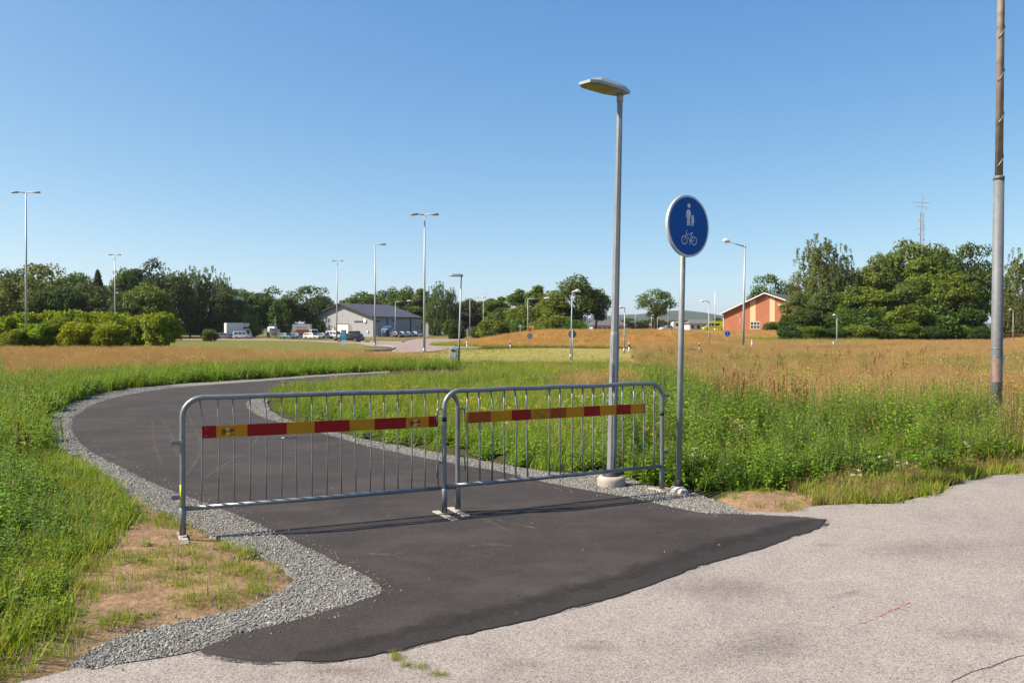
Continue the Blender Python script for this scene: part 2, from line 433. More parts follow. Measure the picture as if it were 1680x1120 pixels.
# crumbled rim of the new asphalt
m_rimasp, nt, b = nodes('crumbled_asphalt'); b.inputs['Base Color'].default_value = (.045,.037,.033,1); b.inputs['Roughness'].default_value = .95
f_ = noise(nt, 85, 4, .8, worldpos(nt)); g_ = noise(nt, 7, 3, .6, worldpos(nt))
r_ = N(nt, 'ShaderNodeMapRange'); r_.inputs[1].default_value = 1.0; r_.inputs[2].default_value = 1.12; nt.links.new(math_(nt, 'ADD', f_, g_), r_.inputs[0]); nt.links.new(r_.outputs[0], b.inputs['Alpha'])
sheet('path_rim', [grow(PATH_S, .045)], .0025, m_rimasp, .001, None, path)
# darker sealed band where the new asphalt meets the old
sealed, *_ = asphalt('sealed_asphalt', (.016,.014,.0135), (.031,.027,.0255), (.07,.061,.057), (.75,.75,.75), 200)
OUT_ = GP([(480,1086),(520,1087),(560,1085),(605,1077),(652,1069),(715,1052),(826,1025),(914,1007),(1003,982),(1084,953),(1165,924),(1230,906),(1286,886),(1346,865),(1358,853)])
IN_ = GP([(500,1058),(530,1052),(560,1043),(600,1028),(640,1018),(690,1004),(740,992),(830,966),(910,946),(1000,922),(1080,898),(1160,874),(1220,860),(1260,852),(1310,849),(1350,851)])
def resample(pts, n):
    P_ = [Vector(p) for p in pts]; d = [0]
    for a, c in zip(P_[:-1], P_[1:]): d.append(d[-1]+(c-a).length)
    out = []
    for i in range(n):
        t_ = d[-1]*i/(n-1); k_ = max(q for q in range(len(d)) if d[q] <= t_+1e-9); k_ = min(k_, len(P_)-2)
        out.append(P_[k_].lerp(P_[k_+1], (t_-d[k_])/(d[k_+1]-d[k_])))
    return out
nb_ = 150; o1, i1 = resample(OUT_, nb_), resample(IN_, nb_); mb = MB(); rows = 6
for q in range(nb_):
    jo = (float(fbm(q*.09, 2.0, .5, 91))-.5)*.09
    for r_ in range(rows):
        f_ = r_/(rows-1); p_ = o1[q].lerp(i1[q], f_); dirn = (i1[q]-o1[q]).normalized(); p_ = p_+dirn*jo*(1-f_)
        mb.v.append((p_.x, p_.y, .0065)); mb.t.append(1-f_)
for q in range(nb_-1):
    for r_ in range(rows-1):
        a = q*rows+r_; mb.f.append((a, a+rows, a+rows+1, a+1)); mb.m.append(0)
_, nt, b = None, sealed.node_tree, sealed.node_tree.nodes['Principled BSDF']
at = N(nt, 'ShaderNodeAttribute', attribute_name='tint'); al = math_(nt, 'ADD', at.outputs['Fac'], math_(nt, 'MULTIPLY', math_(nt, 'SUBTRACT', noise(nt, 5, 6, .75, worldpos(nt)), .5), .9))
r_ = N(nt, 'ShaderNodeMapRange'); r_.inputs[1].default_value = .3; r_.inputs[2].default_value = .75; nt.links.new(al, r_.inputs[0]); nt.links.new(r_.outputs[0], b.inputs['Alpha'])
sb_ = mb.build('sealed_band', sealed, path, False, True)
road = sheet('road', [smooth_poly(ROAD_L)], .05, pink_asphalt, .2)
# ring of the roundabout
ring = MB(); K = 72
for k in range(K):
    a0 = 2*math.pi*k/K; a1 = 2*math.pi*(k+1)/K
    q = []
    for a, r in ((a0, 22.4), (a0, 30.5), (a1, 30.5), (a1, 22.4)):
        x = MOUND_C[0]+r*math.cos(a); y = MOUND_C[1]+r*math.sin(a); q.append((x, y, max(.056, hz(x, y)+.06)))
    ring.add(q, [(0,1,2,3)])
ring.build('roundabout_road', pink_asphalt)['kind'] = 'structure'
kerb_m = paint('kerb_stone', (.3,.28,.26), .85, 0, .15, 4)
def kerb(name, pts, z, w=.15, h=.13):
    mb = MB(); P = [Vector((p[0], p[1], 0)) for p in pts]
    for i in range(len(P)-1):
        a, c = P[i], P[i+1]; L = (c-a).length; k = max(1, int(L / 1.0)) if L < 40 else max(1, int(L/3))
        d = (c-a).normalized(); nrm = Vector((-d.y, d.x, 0)) * w/2
        for j in range(k):
            s = a.lerp(c, j/k) + d*.008; e = a.lerp(c, (j+1)/k) - d*.008
            vs = [s-nrm, e-nrm, e+nrm, s+nrm]
            mb.add([(v.x, v.y, z-.15) for v in vs]+[(v.x, v.y, z+h) for v in vs], [(4,5,6,7),(0,1,5,4),(1,2,6,5),(2,3,7,6),(3,0,4,7)])
    o = mb.build(name, kerb_m); o['kind'] = 'structure'; return o
kerb('kerb', GP([(591,564),(630,567.2),(645,570),(647,572.5),(640,575),(596,577)]), .04)
kerb('kerb', GP([(820,551),(754,551.6),(712,554),(686,555),(664,559),(660,562),(593,561)]), .05)

# faded chalk line and scuffs
chalk = paint('chalk', (.5,.26,.24), .9, 0, .25, 30)
a_, b2 = Vector(G(1413,1022)), Vector(G(1492,987))
mk = MB(); nrm = Vector((-(b2-a_).y, (b2-a_).x)).normalized(); prev = 0
for k in range(60):
    if fbm(k*.31, 3.0, 1.0, 4) < .47: continue
    p = a_.lerp(b2, k/60); q = a_.lerp(b2, (k+1)/60); w = .006+.008*random.random(); o_ = (random.random()-.5)*.01
    mk.add([(p.x-nrm.x*w+o_, p.y-nrm.y*w, .0035), (q.x-nrm.x*w+o_, q.y-nrm.y*w, .0035), (q.x+nrm.x*w, q.y+nrm.y*w, .0035), (p.x+nrm.x*w, p.y+nrm.y*w, .0035)], [(0,1,2,3)])
cl = mk.build('chalk_line', chalk, pavement); cl['label'] = 'faint pink chalk line sprayed on the pale asphalt'
def scuff_mat():
    m, nt, b = nodes('tyre_dust'); b.inputs['Base Color'].default_value = (.16,.135,.115,1); b.inputs['Roughness'].default_value = .95
    f = noise(nt, 9, 6, .75, worldpos(nt))
    r = N(nt, 'ShaderNodeMapRange'); r.inputs[1].default_value = .42; r.inputs[2].default_value = .8; r.inputs[3].default_value = 0; r.inputs[4].default_value = .85
    nt.links.new(f, r.inputs[0]); nt.links.new(r.outputs[0], b.inputs['Alpha']); return m
tyre_dust = scuff_mat()
def mark(px, w):
    pts = smooth_line([Vector(G(*p)) for p in px])
    mb = MB(); vs = []
    for i, p in enumerate(pts):
        d = (pts[min(i+1, len(pts)-1)]-pts[max(i-1, 0)]).normalized(); n = Vector((-d.y, d.x)); ww = w*(.5+fbm(i*.2, px[0][0], 1.0, 2))
        vs += [(p.x-n.x*ww, p.y-n.y*ww, .008), (p.x+n.x*ww, p.y+n.y*ww, .008)]
    mb.add(vs, [(2*i, 2*i+2, 2*i+3, 2*i+1) for i in range(len(pts)-1)])
    return mb.build('tyre_mark', tyre_dust, path)
def smooth_line(p, it=3):
    for _ in range(it):
        q = [p[0]]
        for a, c in zip(p[:-1], p[1:]): q += [a.lerp(c, .25), a.lerp(c, .75)]
        p = q + [p[-1]]
    return p
mark([(306,780),(322,760),(331,738),(327,715),(312,690),(306,668)], .02)
mark([(336,785),(378,756),(412,735),(426,715),(428,700)], .02)
mark([(250,690),(252,730),(268,765)], .02); mark([(262,680),(285,720),(292,750)], .015)
mark([(800,855),(822,866),(835,872)], .022); mark([(812,853),(850,862),(882,868)], .016)
mark([(605,910),(640,912),(668,907)], .04); mark([(770,898),(800,893),(840,897)], .03)

# stains and a hairline crack in the old asphalt
def stain_mat(name, col, lo, hi, amount):
    m, nt, b = nodes(name); b.inputs['Base Color'].default_value = col+(1,); b.inputs['Roughness'].default_value = .95
    at = N(nt, 'ShaderNodeAttribute', attribute_name='tint'); f = noise(nt, 14, 6, .75, worldpos(nt))
    r = N(nt, 'ShaderNodeMapRange'); r.inputs[1].default_value = lo; r.inputs[2].default_value = hi; r.inputs[4].default_value = amount
    nt.links.new(math_(nt, 'MULTIPLY', f, at.outputs['Fac']), r.inputs[0]); nt.links.new(r.outputs[0], b.inputs['Alpha']); return m
m_stain = stain_mat('asphalt_stain', (.13,.118,.106), .2, .6, .28); m_soil = stain_mat('soil_smear', (.24,.16,.11), .2, .6, .35)
def stain(px, py, rx, ry, mat, rot=0.0):
    c = Vector(G(px, py)); mb = MB(); n = 20; mb.v.append((c.x, c.y, .003)); mb.t.append(1.0)
    for k in range(n):
        a = 2*math.pi*k/n; x = rx*math.cos(a); y = ry*math.sin(a); mb.v.append((c.x+x*math.cos(rot)-y*math.sin(rot), c.y+x*math.sin(rot)+y*math.cos(rot), .003)); mb.t.append(0.0)
    for k in range(n): mb.f.append((0, 1+k, 1+(k+1) % n)); mb.m.append(0)
    mb.build('stain', mat, pavement, False, True)
for a in ((1350,894,.28,.12,m_stain),(1390,975,.4,.1,m_stain,.6),(1180,965,.8,.5,m_stain),(1520,900,1.3,.6,m_stain,.3),(975,1062,.35,.2,m_soil),(850,1090,.3,.2,m_soil),(1250,1060,.7,.4,m_stain,.8),(1600,1040,.5,.25,m_stain),(1300,850,.6,.14,m_soil),(560,1100,.4,.12,m_soil)): stain(*a)
ck = MB(); pts = smooth_line([Vector(G(*p)) for p in ((1560,1118),(1600,1098),(1635,1092),(1660,1078),(1700,1072),(1760,1050))], 3)
for i in range(len(pts)-1):
    a, c = pts[i], pts[i+1]; j1 = (float(fbm(i*.4, 1, 1.0, 3))-.5)*.03; j2 = (float(fbm((i+1)*.4, 1, 1.0, 3))-.5)*.03
    ck.add([(a.x, a.y+j1-.003, .002), (c.x, c.y+j2-.003, .002), (c.x, c.y+j2+.003, .002), (a.x, a.y+j1+.003, .002)], [(0,1,2,3)])
ck.build('crack', paint('crack_dark', (.06,.052,.046), .95), pavement)
# ------------------------------------------------------------------ low vegetation and gravel (uncountable stuff)
def coll(name):
    return bpy.data.collections.new(name)
class VB:
    """vegetation mesh builder with one tint per piece"""
    def __init__(s): s.v = []; s.f = []; s.t = []; s.m = []
    def quadstrip(s, pts, widths, side, tint, mi=0):
        o = len(s.v)
        for p, w in zip(pts, widths):
            s.v.append(tuple(p - side*w)); s.v.append(tuple(p + side*w)); s.t += [tint, tint]
        for i in range(len(pts)-1):
            s.f.append((o+2*i, o+2*i+1, o+2*i+3, o+2*i+2)); s.m.append(mi)
    def blade(s, base, az, L, w, lean, curl, seg=3, mi=0):
        d = Vector((math.cos(az), math.sin(az), 0)); side = Vector((-d.y, d.x, 0)); pts = []; wd = []
        p = Vector(base); an = lean; t = random.random()
        for i in range(seg+1):
            pts.append(p.copy()); wd.append(w*(1-(i/seg)**1.6*.93))
            p = p + (d*math.sin(an)+Vector((0,0,1))*math.cos(an))*(L/seg); an += curl/seg
        s.quadstrip(pts, wd, side, t, mi); return pts[-1]
    def leaf(s, base, d, L, w, tint, mi=0, fold=.25):
        """folded lens-shaped leaf, 4 faces"""
        d = d.normalized(); side = d.cross(Vector((0,0,1)))
        if side.length < .05: side = Vector((1,0,0))
        side.normalize(); up = side.cross(d)
        a = base; m1 = base+d*L*.35; m2 = base+d*L*.72-up*L*.06; tip = base+d*L-up*L*.2
        o = len(s.v)
        s.v += [tuple(q) for q in (a, m1-side*w+up*w*fold, m1, m1+side*w+up*w*fold, m2-side*w*.72+up*w*fold*.6, m2, m2+side*w*.72+up*w*fold*.6, tip)]
        s.t += [tint]*8
        s.f += [(o,o+2,o+1),(o,o+3,o+2),(o+1,o+2,o+5,o+4),(o+2,o+3,o+6,o+5),(o+4,o+5,o+7),(o+5,o+6,o+7)]; s.m += [mi]*6
    def stem(s, p0, p1, w, tint, mi=0):
        d = (Vector(p1)-Vector(p0)); o = len(s.v)
        for q, ww in ((Vector(p0), w), (Vector(p1), w*.6)):
            for k in range(3): s.v.append((q.x+ww*math.cos(k*2.094), q.y+ww*math.sin(k*2.094), q.z)); s.t.append(tint)
        for k in range(3): s.f.append((o+k, o+(k+1) % 3, o+3+(k+1) % 3, o+3+k)); s.m.append(mi)
    def build(s, name, mats, co):
        me = bpy.data.meshes.new(name); me.from_pydata(s.v, [], s.f)
        for m in mats: me.materials.append(m)
        me.polygons.foreach_set('material_index', s.m)
        at = me.attributes.new('tint', 'FLOAT', 'POINT'); at.data.foreach_set('value', s.t)
        ob = bpy.data.objects.new(name, me); co.objects.link(ob); return ob
rnd = random.uniform
m_grass = leafmat('grass_green', (.17,.26,.012), (.36,.44,.035), .38)
m_grass2 = leafmat('grass_fresh', (.155,.265,.012), (.35,.475,.033), .4)
m_weed = leafmat('weed_leaf', (.11,.225,.012), (.31,.48,.036), .34, .5)
m_weed2 = leafmat('weed_leaf_grey', (.12,.19,.045), (.26,.35,.095), .34, .6)
m_stem = leafmat('weed_stem', (.1,.14,.03), (.2,.2,.06), .1)
m_dry = leafmat('dry_grass', (.3,.192,.08), (.6,.425,.195), .3, .8)
m_seed = leafmat('dry_seed', (.36,.22,.09), (.6,.41,.19), .3, .8)
m_gold = leafmat('golden_grass', (.42,.245,.085), (.72,.47,.185), .3, .8)
m_olive = leafmat('olive_grass', (.07,.09,.012), (.16,.17,.03), .3)
m_yell = leafmat('yellow_flower', (.6,.42,.01), (.8,.62,.03), .2, .6)
m_white = leafmat('white_flower', (.6,.58,.5), (.8,.78,.72), .2, .6)
m_brown = leafmat('brown_dock', (.07,.025,.012), (.14,.05,.02), .1, .8)

# short green grass
c_short = coll('short_grass_kinds')
for k in range(4):
    v = VB()
    for i in range(42):
        a = rnd(0, 6.283); r = .13*math.sqrt(random.random())
        v.blade((r*math.cos(a), r*math.sin(a), -.01), rnd(0, 6.283), rnd(.05,.15), rnd(.002,.004), rnd(.1,.7), rnd(.2,1.0), 2, 1 if random.random() < .16 else 0)
    v.build('short_grass_%d' % k, [m_grass, m_dry], c_short)
# meadow grass, green
c_grass = coll('green_grass_kinds')
for k in range(5):
    v = VB()
    for i in range(48):
        a = rnd(0, 6.283); r = .2*math.sqrt(random.random())
        L = rnd(.18,.46)
        tip = v.blade((r*math.cos(a), r*math.sin(a), -.01), rnd(0, 6.283), L, rnd(.0025,.0055), rnd(.02,.45), rnd(.1,1.1), 3, 1 if random.random() < .03 else 0)
    for i in range(1 if k < 3 else 2):
        a = rnd(0, 6.283); r = .2*math.sqrt(random.random()); b0 = Vector((r*math.cos(a), r*math.sin(a), 0))
        t = b0+Vector((rnd(-.08,.08), rnd(-.08,.08), rnd(.35,.58))); v.stem(b0, t, .0015, random.random(), 1)
        for j in range(4): v.leaf(t-Vector((0,0,.02*j)), Vector((rnd(-1,1), rnd(-1,1), 1.4)), .035, .004, random.random(), 1)
    v.build('green_grass_%d' % k, [m_grass2, m_dry], c_grass)
# broad-leaved weeds
def weed(v, base, h, nleaf, L, w, mi=0, ms=1, lean=.15):
    top = Vector(base)+Vector((rnd(-lean,lean)*h, rnd(-lean,lean)*h, h)); t0 = random.random()
    v.stem(base, top, .003, random.random(), ms)
    for i in range(nleaf):
        f = (i+.6)/nleaf; p = Vector(base).lerp(top, f); a = i*2.4+rnd(-.4,.4)
        s = (1.1-.65*f)*rnd(.7,1.25)
        v.leaf(p, Vector((math.cos(a), math.sin(a), rnd(-.25,.55))), L*s, w*s, min(1, max(0, t0*.5+random.random()*.5)), mi)
c_low = coll('low_weed_kinds')
for k in range(5):
    v = VB()
    for i in range(9):
        a = rnd(0, 6.283); r = .17*math.sqrt(random.random())
        weed(v, (r*math.cos(a), r*math.sin(a), 0), rnd(.08,.28), random.randint(8,13), rnd(.055,.1), rnd(.016,.027))
    for i in range(4): 
        a = rnd(0, 6.283); r = .18*math.sqrt(random.random())
        v.blade((r*math.cos(a), r*math.sin(a), 0), rnd(0,6.28), rnd(.12,.34), rnd(.0025,.005), rnd(.05,.5), rnd(.2,1), 3)
    v.build('low_weed_%d' % k, [m_weed if k < 4 else m_weed2, m_stem], c_low)
c_tall = coll('tall_weed_kinds')
for k in range(6):
    v = VB(); grey = k >= 4
    for i in range(7):
        a = rnd(0, 6.283); r = .16*math.sqrt(random.random()); h = rnd(.45,.85)
        weed(v, (r*math.cos(a), r*math.sin(a), 0), h, random.randint(20,28) if not grey else 34, rnd(.07,.115) if not grey else rnd(.045,.07), rnd(.017,.027) if not grey else .008, 0, 1, .12)
        if grey:
            pass
    for i in range(5):
        a = rnd(0, 6.283); r = .2*math.sqrt(random.random())
        v.blade((r*math.cos(a), r*math.sin(a), 0), rnd(0,6.28), rnd(.25,.6), rnd(.003,.005), rnd(.05,.4), rnd(.2,.9), 3)
    v.build('tall_weed_%d' % k, [m_weed2 if grey else m_weed, m_stem], c_tall)
# dry meadow grass
def dryclump(v, n, rad, h0, h1, mi, head, w=.0022):
    for i in range(n):
        a = rnd(0, 6.283); r = rad*math.sqrt(random.random()); b0 = (r*math.cos(a), r*math.sin(a), -.01)
        if random.random() < .45:
            v.blade(b0, rnd(0,6.283), rnd(h0*.5,h1*.8), w*1.5, rnd(.05,.5), rnd(.3,1.3), 3, mi); continue
        tip = v.blade(b0, rnd(0,6.283), rnd(h0,h1), w, rnd(.0,.2), rnd(.05,.4), 2, mi)
        for j in range(head):
            v.leaf(tip-Vector((0,0,.03*j)), Vector((rnd(-1,1), rnd(-1,1), rnd(.6,2.2))), rnd(.022,.045), rnd(.0022,.0048), random.random(), 1)
c_dry = coll('dry_grass_kinds')
for k in range(4):
    v = VB(); dryclump(v, 100, .3, .38, .72, 0, 4, .0019)
    if k % 2:
        for i in range(12): v.blade((rnd(-.25,.25), rnd(-.25,.25), 0), rnd(0,6.28), rnd(.15,.4), .004, rnd(.1,.5), rnd(.3,1), 3, 2)
    v.build('dry_grass_%d' % k, [m_dry, m_seed, m_grass], c_dry)
c_gold = coll('golden_grass_kinds')
for k in range(3):
    v = VB(); dryclump(v, 75, .5, .25, .5, 0, 2, .005); v.build('golden_grass_%d' % k, [m_gold, m_gold], c_gold)
c_mixed = coll('mixed_grass_kinds')
for k in range(2):
    v = VB(); dryclump(v, 40, .3, .2, .4, 0, 2)
    for i in range(50): v.blade((rnd(-.3,.3), rnd(-.3,.3), 0), rnd(0,6.28), rnd(.15,.42), .006, rnd(.1,.5), rnd(.3,1), 3, 2)
    v.build('mixed_grass_%d' % k, [m_dry, m_seed, m_olive], c_mixed)
# flowers
def flowerhead(v, p, r, n, mi):
    for i in range(n):
        a = rnd(0,6.283); q = Vector(p)+Vector((math.cos(a), math.sin(a), 0))*r*math.sqrt(random.random())+Vector((0,0,rnd(-.015,.015)))
        v.leaf(q, Vector((rnd(-1,1), rnd(-1,1), .5)), .02, .008, random.random(), mi)
c_flow = coll('flower_kinds')
for k, (mi, hh) in enumerate(((m_yell, .62), (m_yell, .5), (m_white, .42), (m_white, .35))):
    v = VB()
    for i in range(3):
        a = rnd(0,6.283); r = .16*math.sqrt(random.random()); b0 = Vector((r*math.cos(a), r*math.sin(a), 0))
        h = hh*rnd(.75,1.15); weed(v, b0, h, 9, .05, .009, 0, 1, .1)
        flowerhead(v, b0+Vector((0,0,h)), .04 if k < 2 else .03, 12, 2)
    v.build('flower_%d' % k, [m_weed2, m_stem, mi], c_flow)
c_yarrow = coll('yarrow_kinds')
for q_ in ('flower_2', 'flower_3'): c_yarrow.objects.link(bpy.data.objects[q_])
c_dock = coll('dock_kinds')
for k in range(2):
    v = VB()
    for i in range(4):
        b0 = Vector((rnd(-.1,.1), rnd(-.1,.1), 0)); t = b0+Vector((rnd(-.1,.1), rnd(-.1,.1), rnd(.5,.8))); v.stem(b0, t, .004, .5)
        for j in range(38): v.leaf(b0.lerp(t, rnd(.4,1)), Vector((rnd(-1,1), rnd(-1,1), .8)), .05, .012, random.random())
    v.build('dock_%d' % k, [m_brown], c_dock)
# tall pale grass panicles
c_reed = coll('reed_kinds')
for k in range(2):
    v = VB()
    for i in range(10):
        b0 = Vector((rnd(-.2,.2), rnd(-.2,.2), 0)); t = b0+Vector((rnd(-.12,.12), rnd(-.12,.12), rnd(.8,1.1))); v.stem(b0, t, .003, random.random())
        for j in range(40): v.leaf(b0.lerp(t, rnd(.68,1)), Vector((rnd(-1,1), rnd(-1,1), 1.5)), .05, .006, random.random(), 1)
    v.build('reed_%d' % k, [m_dry, m_seed], c_reed)
# gravel stones
m_stone, nt, b = nodes('gravel_stone')
oi = N(nt, 'ShaderNodeObjectInfo')
nt.links.new(ramp(nt, oi.outputs['Random'], [(0, (.09,.088,.078)), (.35, (.2,.195,.175)), (.7, (.3,.29,.26)), (1, (.46,.43,.39))]), b.inputs['Base Color']); b.inputs['Roughness'].default_value = .9
c_stone = coll('stone_kinds')
for k in range(4):
    bm = bmesh.new(); bmesh.ops.create_icosphere(bm, subdivisions=1, radius=1)
    for q in bm.verts: q.co = Vector((q.co.x*rnd(.7,1.2), q.co.y*rnd(.6,1.0), q.co.z*rnd(.45,.8)))
    me = bpy.data.meshes.new('stone_%d' % k); bm.to_mesh(me); bm.free(); me.materials.append(m_stone)
    c_stone.objects.link(bpy.data.objects.new('stone_%d' % k, me))

def scatter_group(co):
    ng = bpy.data.node_groups.new('scatter_'+co.name, 'GeometryNodeTree')
    ng.interface.new_socket('Geometry', in_out='INPUT', socket_type='NodeSocketGeometry')
    ng.interface.new_socket('Geometry', in_out='OUTPUT', socket_type='NodeSocketGeometry')
    gi = ng.nodes.new('NodeGroupInput'); go = ng.nodes.new('NodeGroupOutput')
    ip = ng.nodes.new('GeometryNodeInstanceOnPoints'); ci = ng.nodes.new('GeometryNodeCollectionInfo')
    ci.inputs['Collection'].default_value = co; ci.inputs['Separate Children'].default_value = True; ci.inputs['Reset Children'].default_value = True
    def na(n, t):
        q = ng.nodes.new('GeometryNodeInputNamedAttribute'); q.data_type = t; q.inputs[0].default_value = n; return q.outputs[0]
    er = ng.nodes.new('FunctionNodeEulerToRotation')
    L = ng.links.new
    L(gi.outputs[0], ip.inputs['Points']); L(ci.outputs[0], ip.inputs['Instance'])
    ip.inputs['Pick Instance'].default_value = True
    L(na('idx', 'INT'), ip.inputs['Instance Index']); L(na('rot', 'FLOAT_VECTOR'), er.inputs[0]); L(er.outputs[0], ip.inputs['Rotation'])
    L(na('scl', 'FLOAT_VECTOR'), ip.inputs['Scale']); L(ip.outputs[0], go.inputs[0])
    return ng
_ng = {}
def scatter(name, P, scl, co, label, cat, tilt=.12, zs=None, parent=None):
    n = len(P)
    if not n: return
    me = bpy.data.meshes.new(name); me.vertices.add(n); me.vertices.foreach_set('co', np.asarray(P, np.float32).reshape(-1))
    rot = np.stack([rng.uniform(-tilt, tilt, n), rng.uniform(-tilt, tilt, n), rng.uniform(0, 6.283, n)], -1).astype(np.float32)
    S = np.stack([scl, scl, scl if zs is None else scl*zs], -1).astype(np.float32)
    me.attributes.new('rot', 'FLOAT_VECTOR', 'POINT').data.foreach_set('vector', rot.reshape(-1))
    me.attributes.new('scl', 'FLOAT_VECTOR', 'POINT').data.foreach_set('vector', S.reshape(-1))
    me.attributes.new('idx', 'INT', 'POINT').data.foreach_set('value', rng.integers(0, len(co.objects), n).astype(np.int32))
    o = bpy.data.objects.new(name, me); C.objects.link(o)
    md = o.modifiers.new('scatter', 'NODES')
    if co.name not in _ng: _ng[co.name] = scatter_group(co)
    md.node_group = _ng[co.name]
    tag(o, label, cat, None, 'stuff'); return o
def sample(poly, dens, ymin=0, ymax=1e9, mask=None, keep=True, margin=0.03):
    """random plan points in a polygon inside the widened view"""
    a = np.array(poly); x0, y0 = a.min(0); x1, y1 = a.max(0); y0 = max(y0, ymin); y1 = min(y1, ymax)
    x0 = max(x0, -.66*y1-3); x1 = min(x1, .66*y1+3)
    if x1 <= x0 or y1 <= y0: return np.zeros((0, 2))
    n = int((x1-x0)*(y1-y0)*dens)
    X = rng.uniform(x0, x1, n); Y = rng.uniform(y0, y1, n)
    ok = (np.abs(X) < .66*Y+3) & inside(X, Y, poly)
    X, Y = X[ok], Y[ok]
    if keep:
        bad = np.zeros(X.shape, bool)
        for p in PAVED: bad |= inside(X, Y, p) | (pdist(X, Y, p) < margin)
        X, Y = X[~bad], Y[~bad]
    if mask is not None:
        k = rng.random(X.shape) < mask(X, Y); X, Y = X[k], Y[k]
    return np.stack([X, Y], -1)
def ground_z(X, Y):
    z = Hgt(X, Y)
    r = .012 + .05 * (fbm(X, Y, .8, 5) - .3) + .03 * (vnoise(X, Y, .25, 8) - .5)
    return z + np.where(Y < 60, np.maximum(r, -.01)*.7 - .012, 0)
def P3(p): return np.stack([p[:,0], p[:,1], ground_z(p[:,0], p[:,1])], -1)
def us(n, a, b): return rng.uniform(a, b, n)
def not_in(polys):
    return lambda X, Y: 1.0 - np.max([inside(X, Y, p) for p in polys], 0)

# planting zones
Z_LEFT = GP([(-700,600),(-200,602),(0,596),(0,640),(160,642),(80,676),(66,700),(80,738),(110,758),(178,795),(222,838),(195,870),(150,925),(90,950),(110,985),(95,1040),(20,1085),(-60,1100),(-300,1150),(-900,1150),(-900,640)])
Z_BEHIND = GP([(-300,640),(0,628),(100,621),(300,611),(450,604),(560,600),(640,598),(760,603),(760,606),(640,609),(545,612.5),(430,620.5),(300,628.5),(215,636.5),(160,644.5),(100,665),(-300,690)])
Z_IN = GP([(760,617),(760,606),(740,598),(900,600),(1010,600),(1060,604),(1110,630),(1150,657),(1200,692),(1250,740),(1200,800),(1130,805),(1090,797),(1064,795),(1030,780),(958,778),(888,770),(830,761),(748,746),(695,736),(604,720),(501,695),(464,684),(444,672),(439,661),(444,651),(466,643),(506,636),(560,630),(640,623)])
Z_RIGHT = GP([(1000,690),(1110,640),(1200,692),(1300,699),(1400,694),(1500,699),(1600,692),(1650,718),(1700,725),(1690,748),(1660,752),(1640,760),(1600,768),(1500,778),(1420,786),(1350,796),(1300,802),(1220,806),(1130,804),(1000,775)])
Z_VERGE = GP([(1190,806),(1300,797),(1420,783),(1500,775),(1600,765),(1640,762),(1690,765),(1690,776),(1611,780),(1583,787),(1556,797),(1545,807),(1507,814),(1466,825),(1404,825),(1342,828),(1330,812),(1280,804)])
Z_BACK = GP([(740,598),(640,590),(600,588),(700,597),(900,600),(1060,598),(1060,604),(1010,600),(900,600)])
EDGE_R = GP([(1650,716),(1700,722),(3200,780),(3200,760),(1800,746),(1700,748),(1660,750),(1640,757)])
NOTD = not_in([DIRT])
edge_h = lambda p: .55+.45*sstep(np.minimum(pdist(p[:,0], p[:,1], DIRT), pdist(p[:,0], p[:,1], GRAV_OUT)), .0, .9)

# lush weeds on the left
p = sample(Z_LEFT, 38, 0, 11, NOTD); scatter('weeds', P3(p), us(len(p), .75, 1.35)*(1+.35*sstep(-p[:,0]-.5*p[:,1], 0, 1.5))*.8*edge_h(p), c_low, 'lush low green weeds on the bank beside the curve of the path', 'weeds')
p = sample(Z_LEFT, 4.5, 0, 11, lambda X, Y: NOTD(X, Y)*sstep(pdist(X, Y, GRAV_OUT), .5, 1.1)); scatter('tall_weeds', P3(p), us(len(p), .38, .62)*edge_h(p), c_tall, 'tall leafy green weeds on the bank left of the gravel', 'weeds')
p = sample(Z_LEFT, 5, 0, 11, NOTD); scatter('grass', P3(p), us(len(p), .4, .8)*edge_h(p), c_grass, 'long green grass mixed into the weeds left of the gravel', 'grass')
p = sample(Z_LEFT, 13, 11, 60); scatter('weeds', P3(p), us(len(p), 1.1, 1.9), c_low, 'green weeds farther along the outside of the path', 'weeds')
p = sample(Z_LEFT, 4, 11, 60); scatter('grass', P3(p), us(len(p), 1.0, 1.5), c_grass, 'green grass farther along the outside of the path', 'grass')
rimz = lambda X, Y: NOTD(X, Y)*(1-sstep(np.minimum(pdist(X, Y, DIRT), pdist(X, Y, GRAV_OUT)), .5, 1.3))
p = sample(Z_LEFT, 110, 0, 11, rimz); scatter('grass', P3(p), us(len(p), .7, 1.6), c_short, 'short grass between the weeds and the trodden earth', 'grass')
p = sample(Z_LEFT, 30, 0, 11, rimz); scatter('weeds', P3(p), us(len(p), .35, .75), c_low, 'small weeds creeping over the rim of the trodden earth', 'weeds')
# strip behind the far bend
p = sample(Z_BEHIND, 12, 0, 80); scatter('weeds', P3(p), us(len(p), 1.1, 1.9), c_low, 'bright green weeds in the strip behind the far bend', 'weeds')
p = sample(Z_BEHIND, 4, 0, 80); scatter('grass', P3(p), us(len(p), 1.0, 1.6), c_grass, 'green grass in the strip behind the far bend', 'grass')
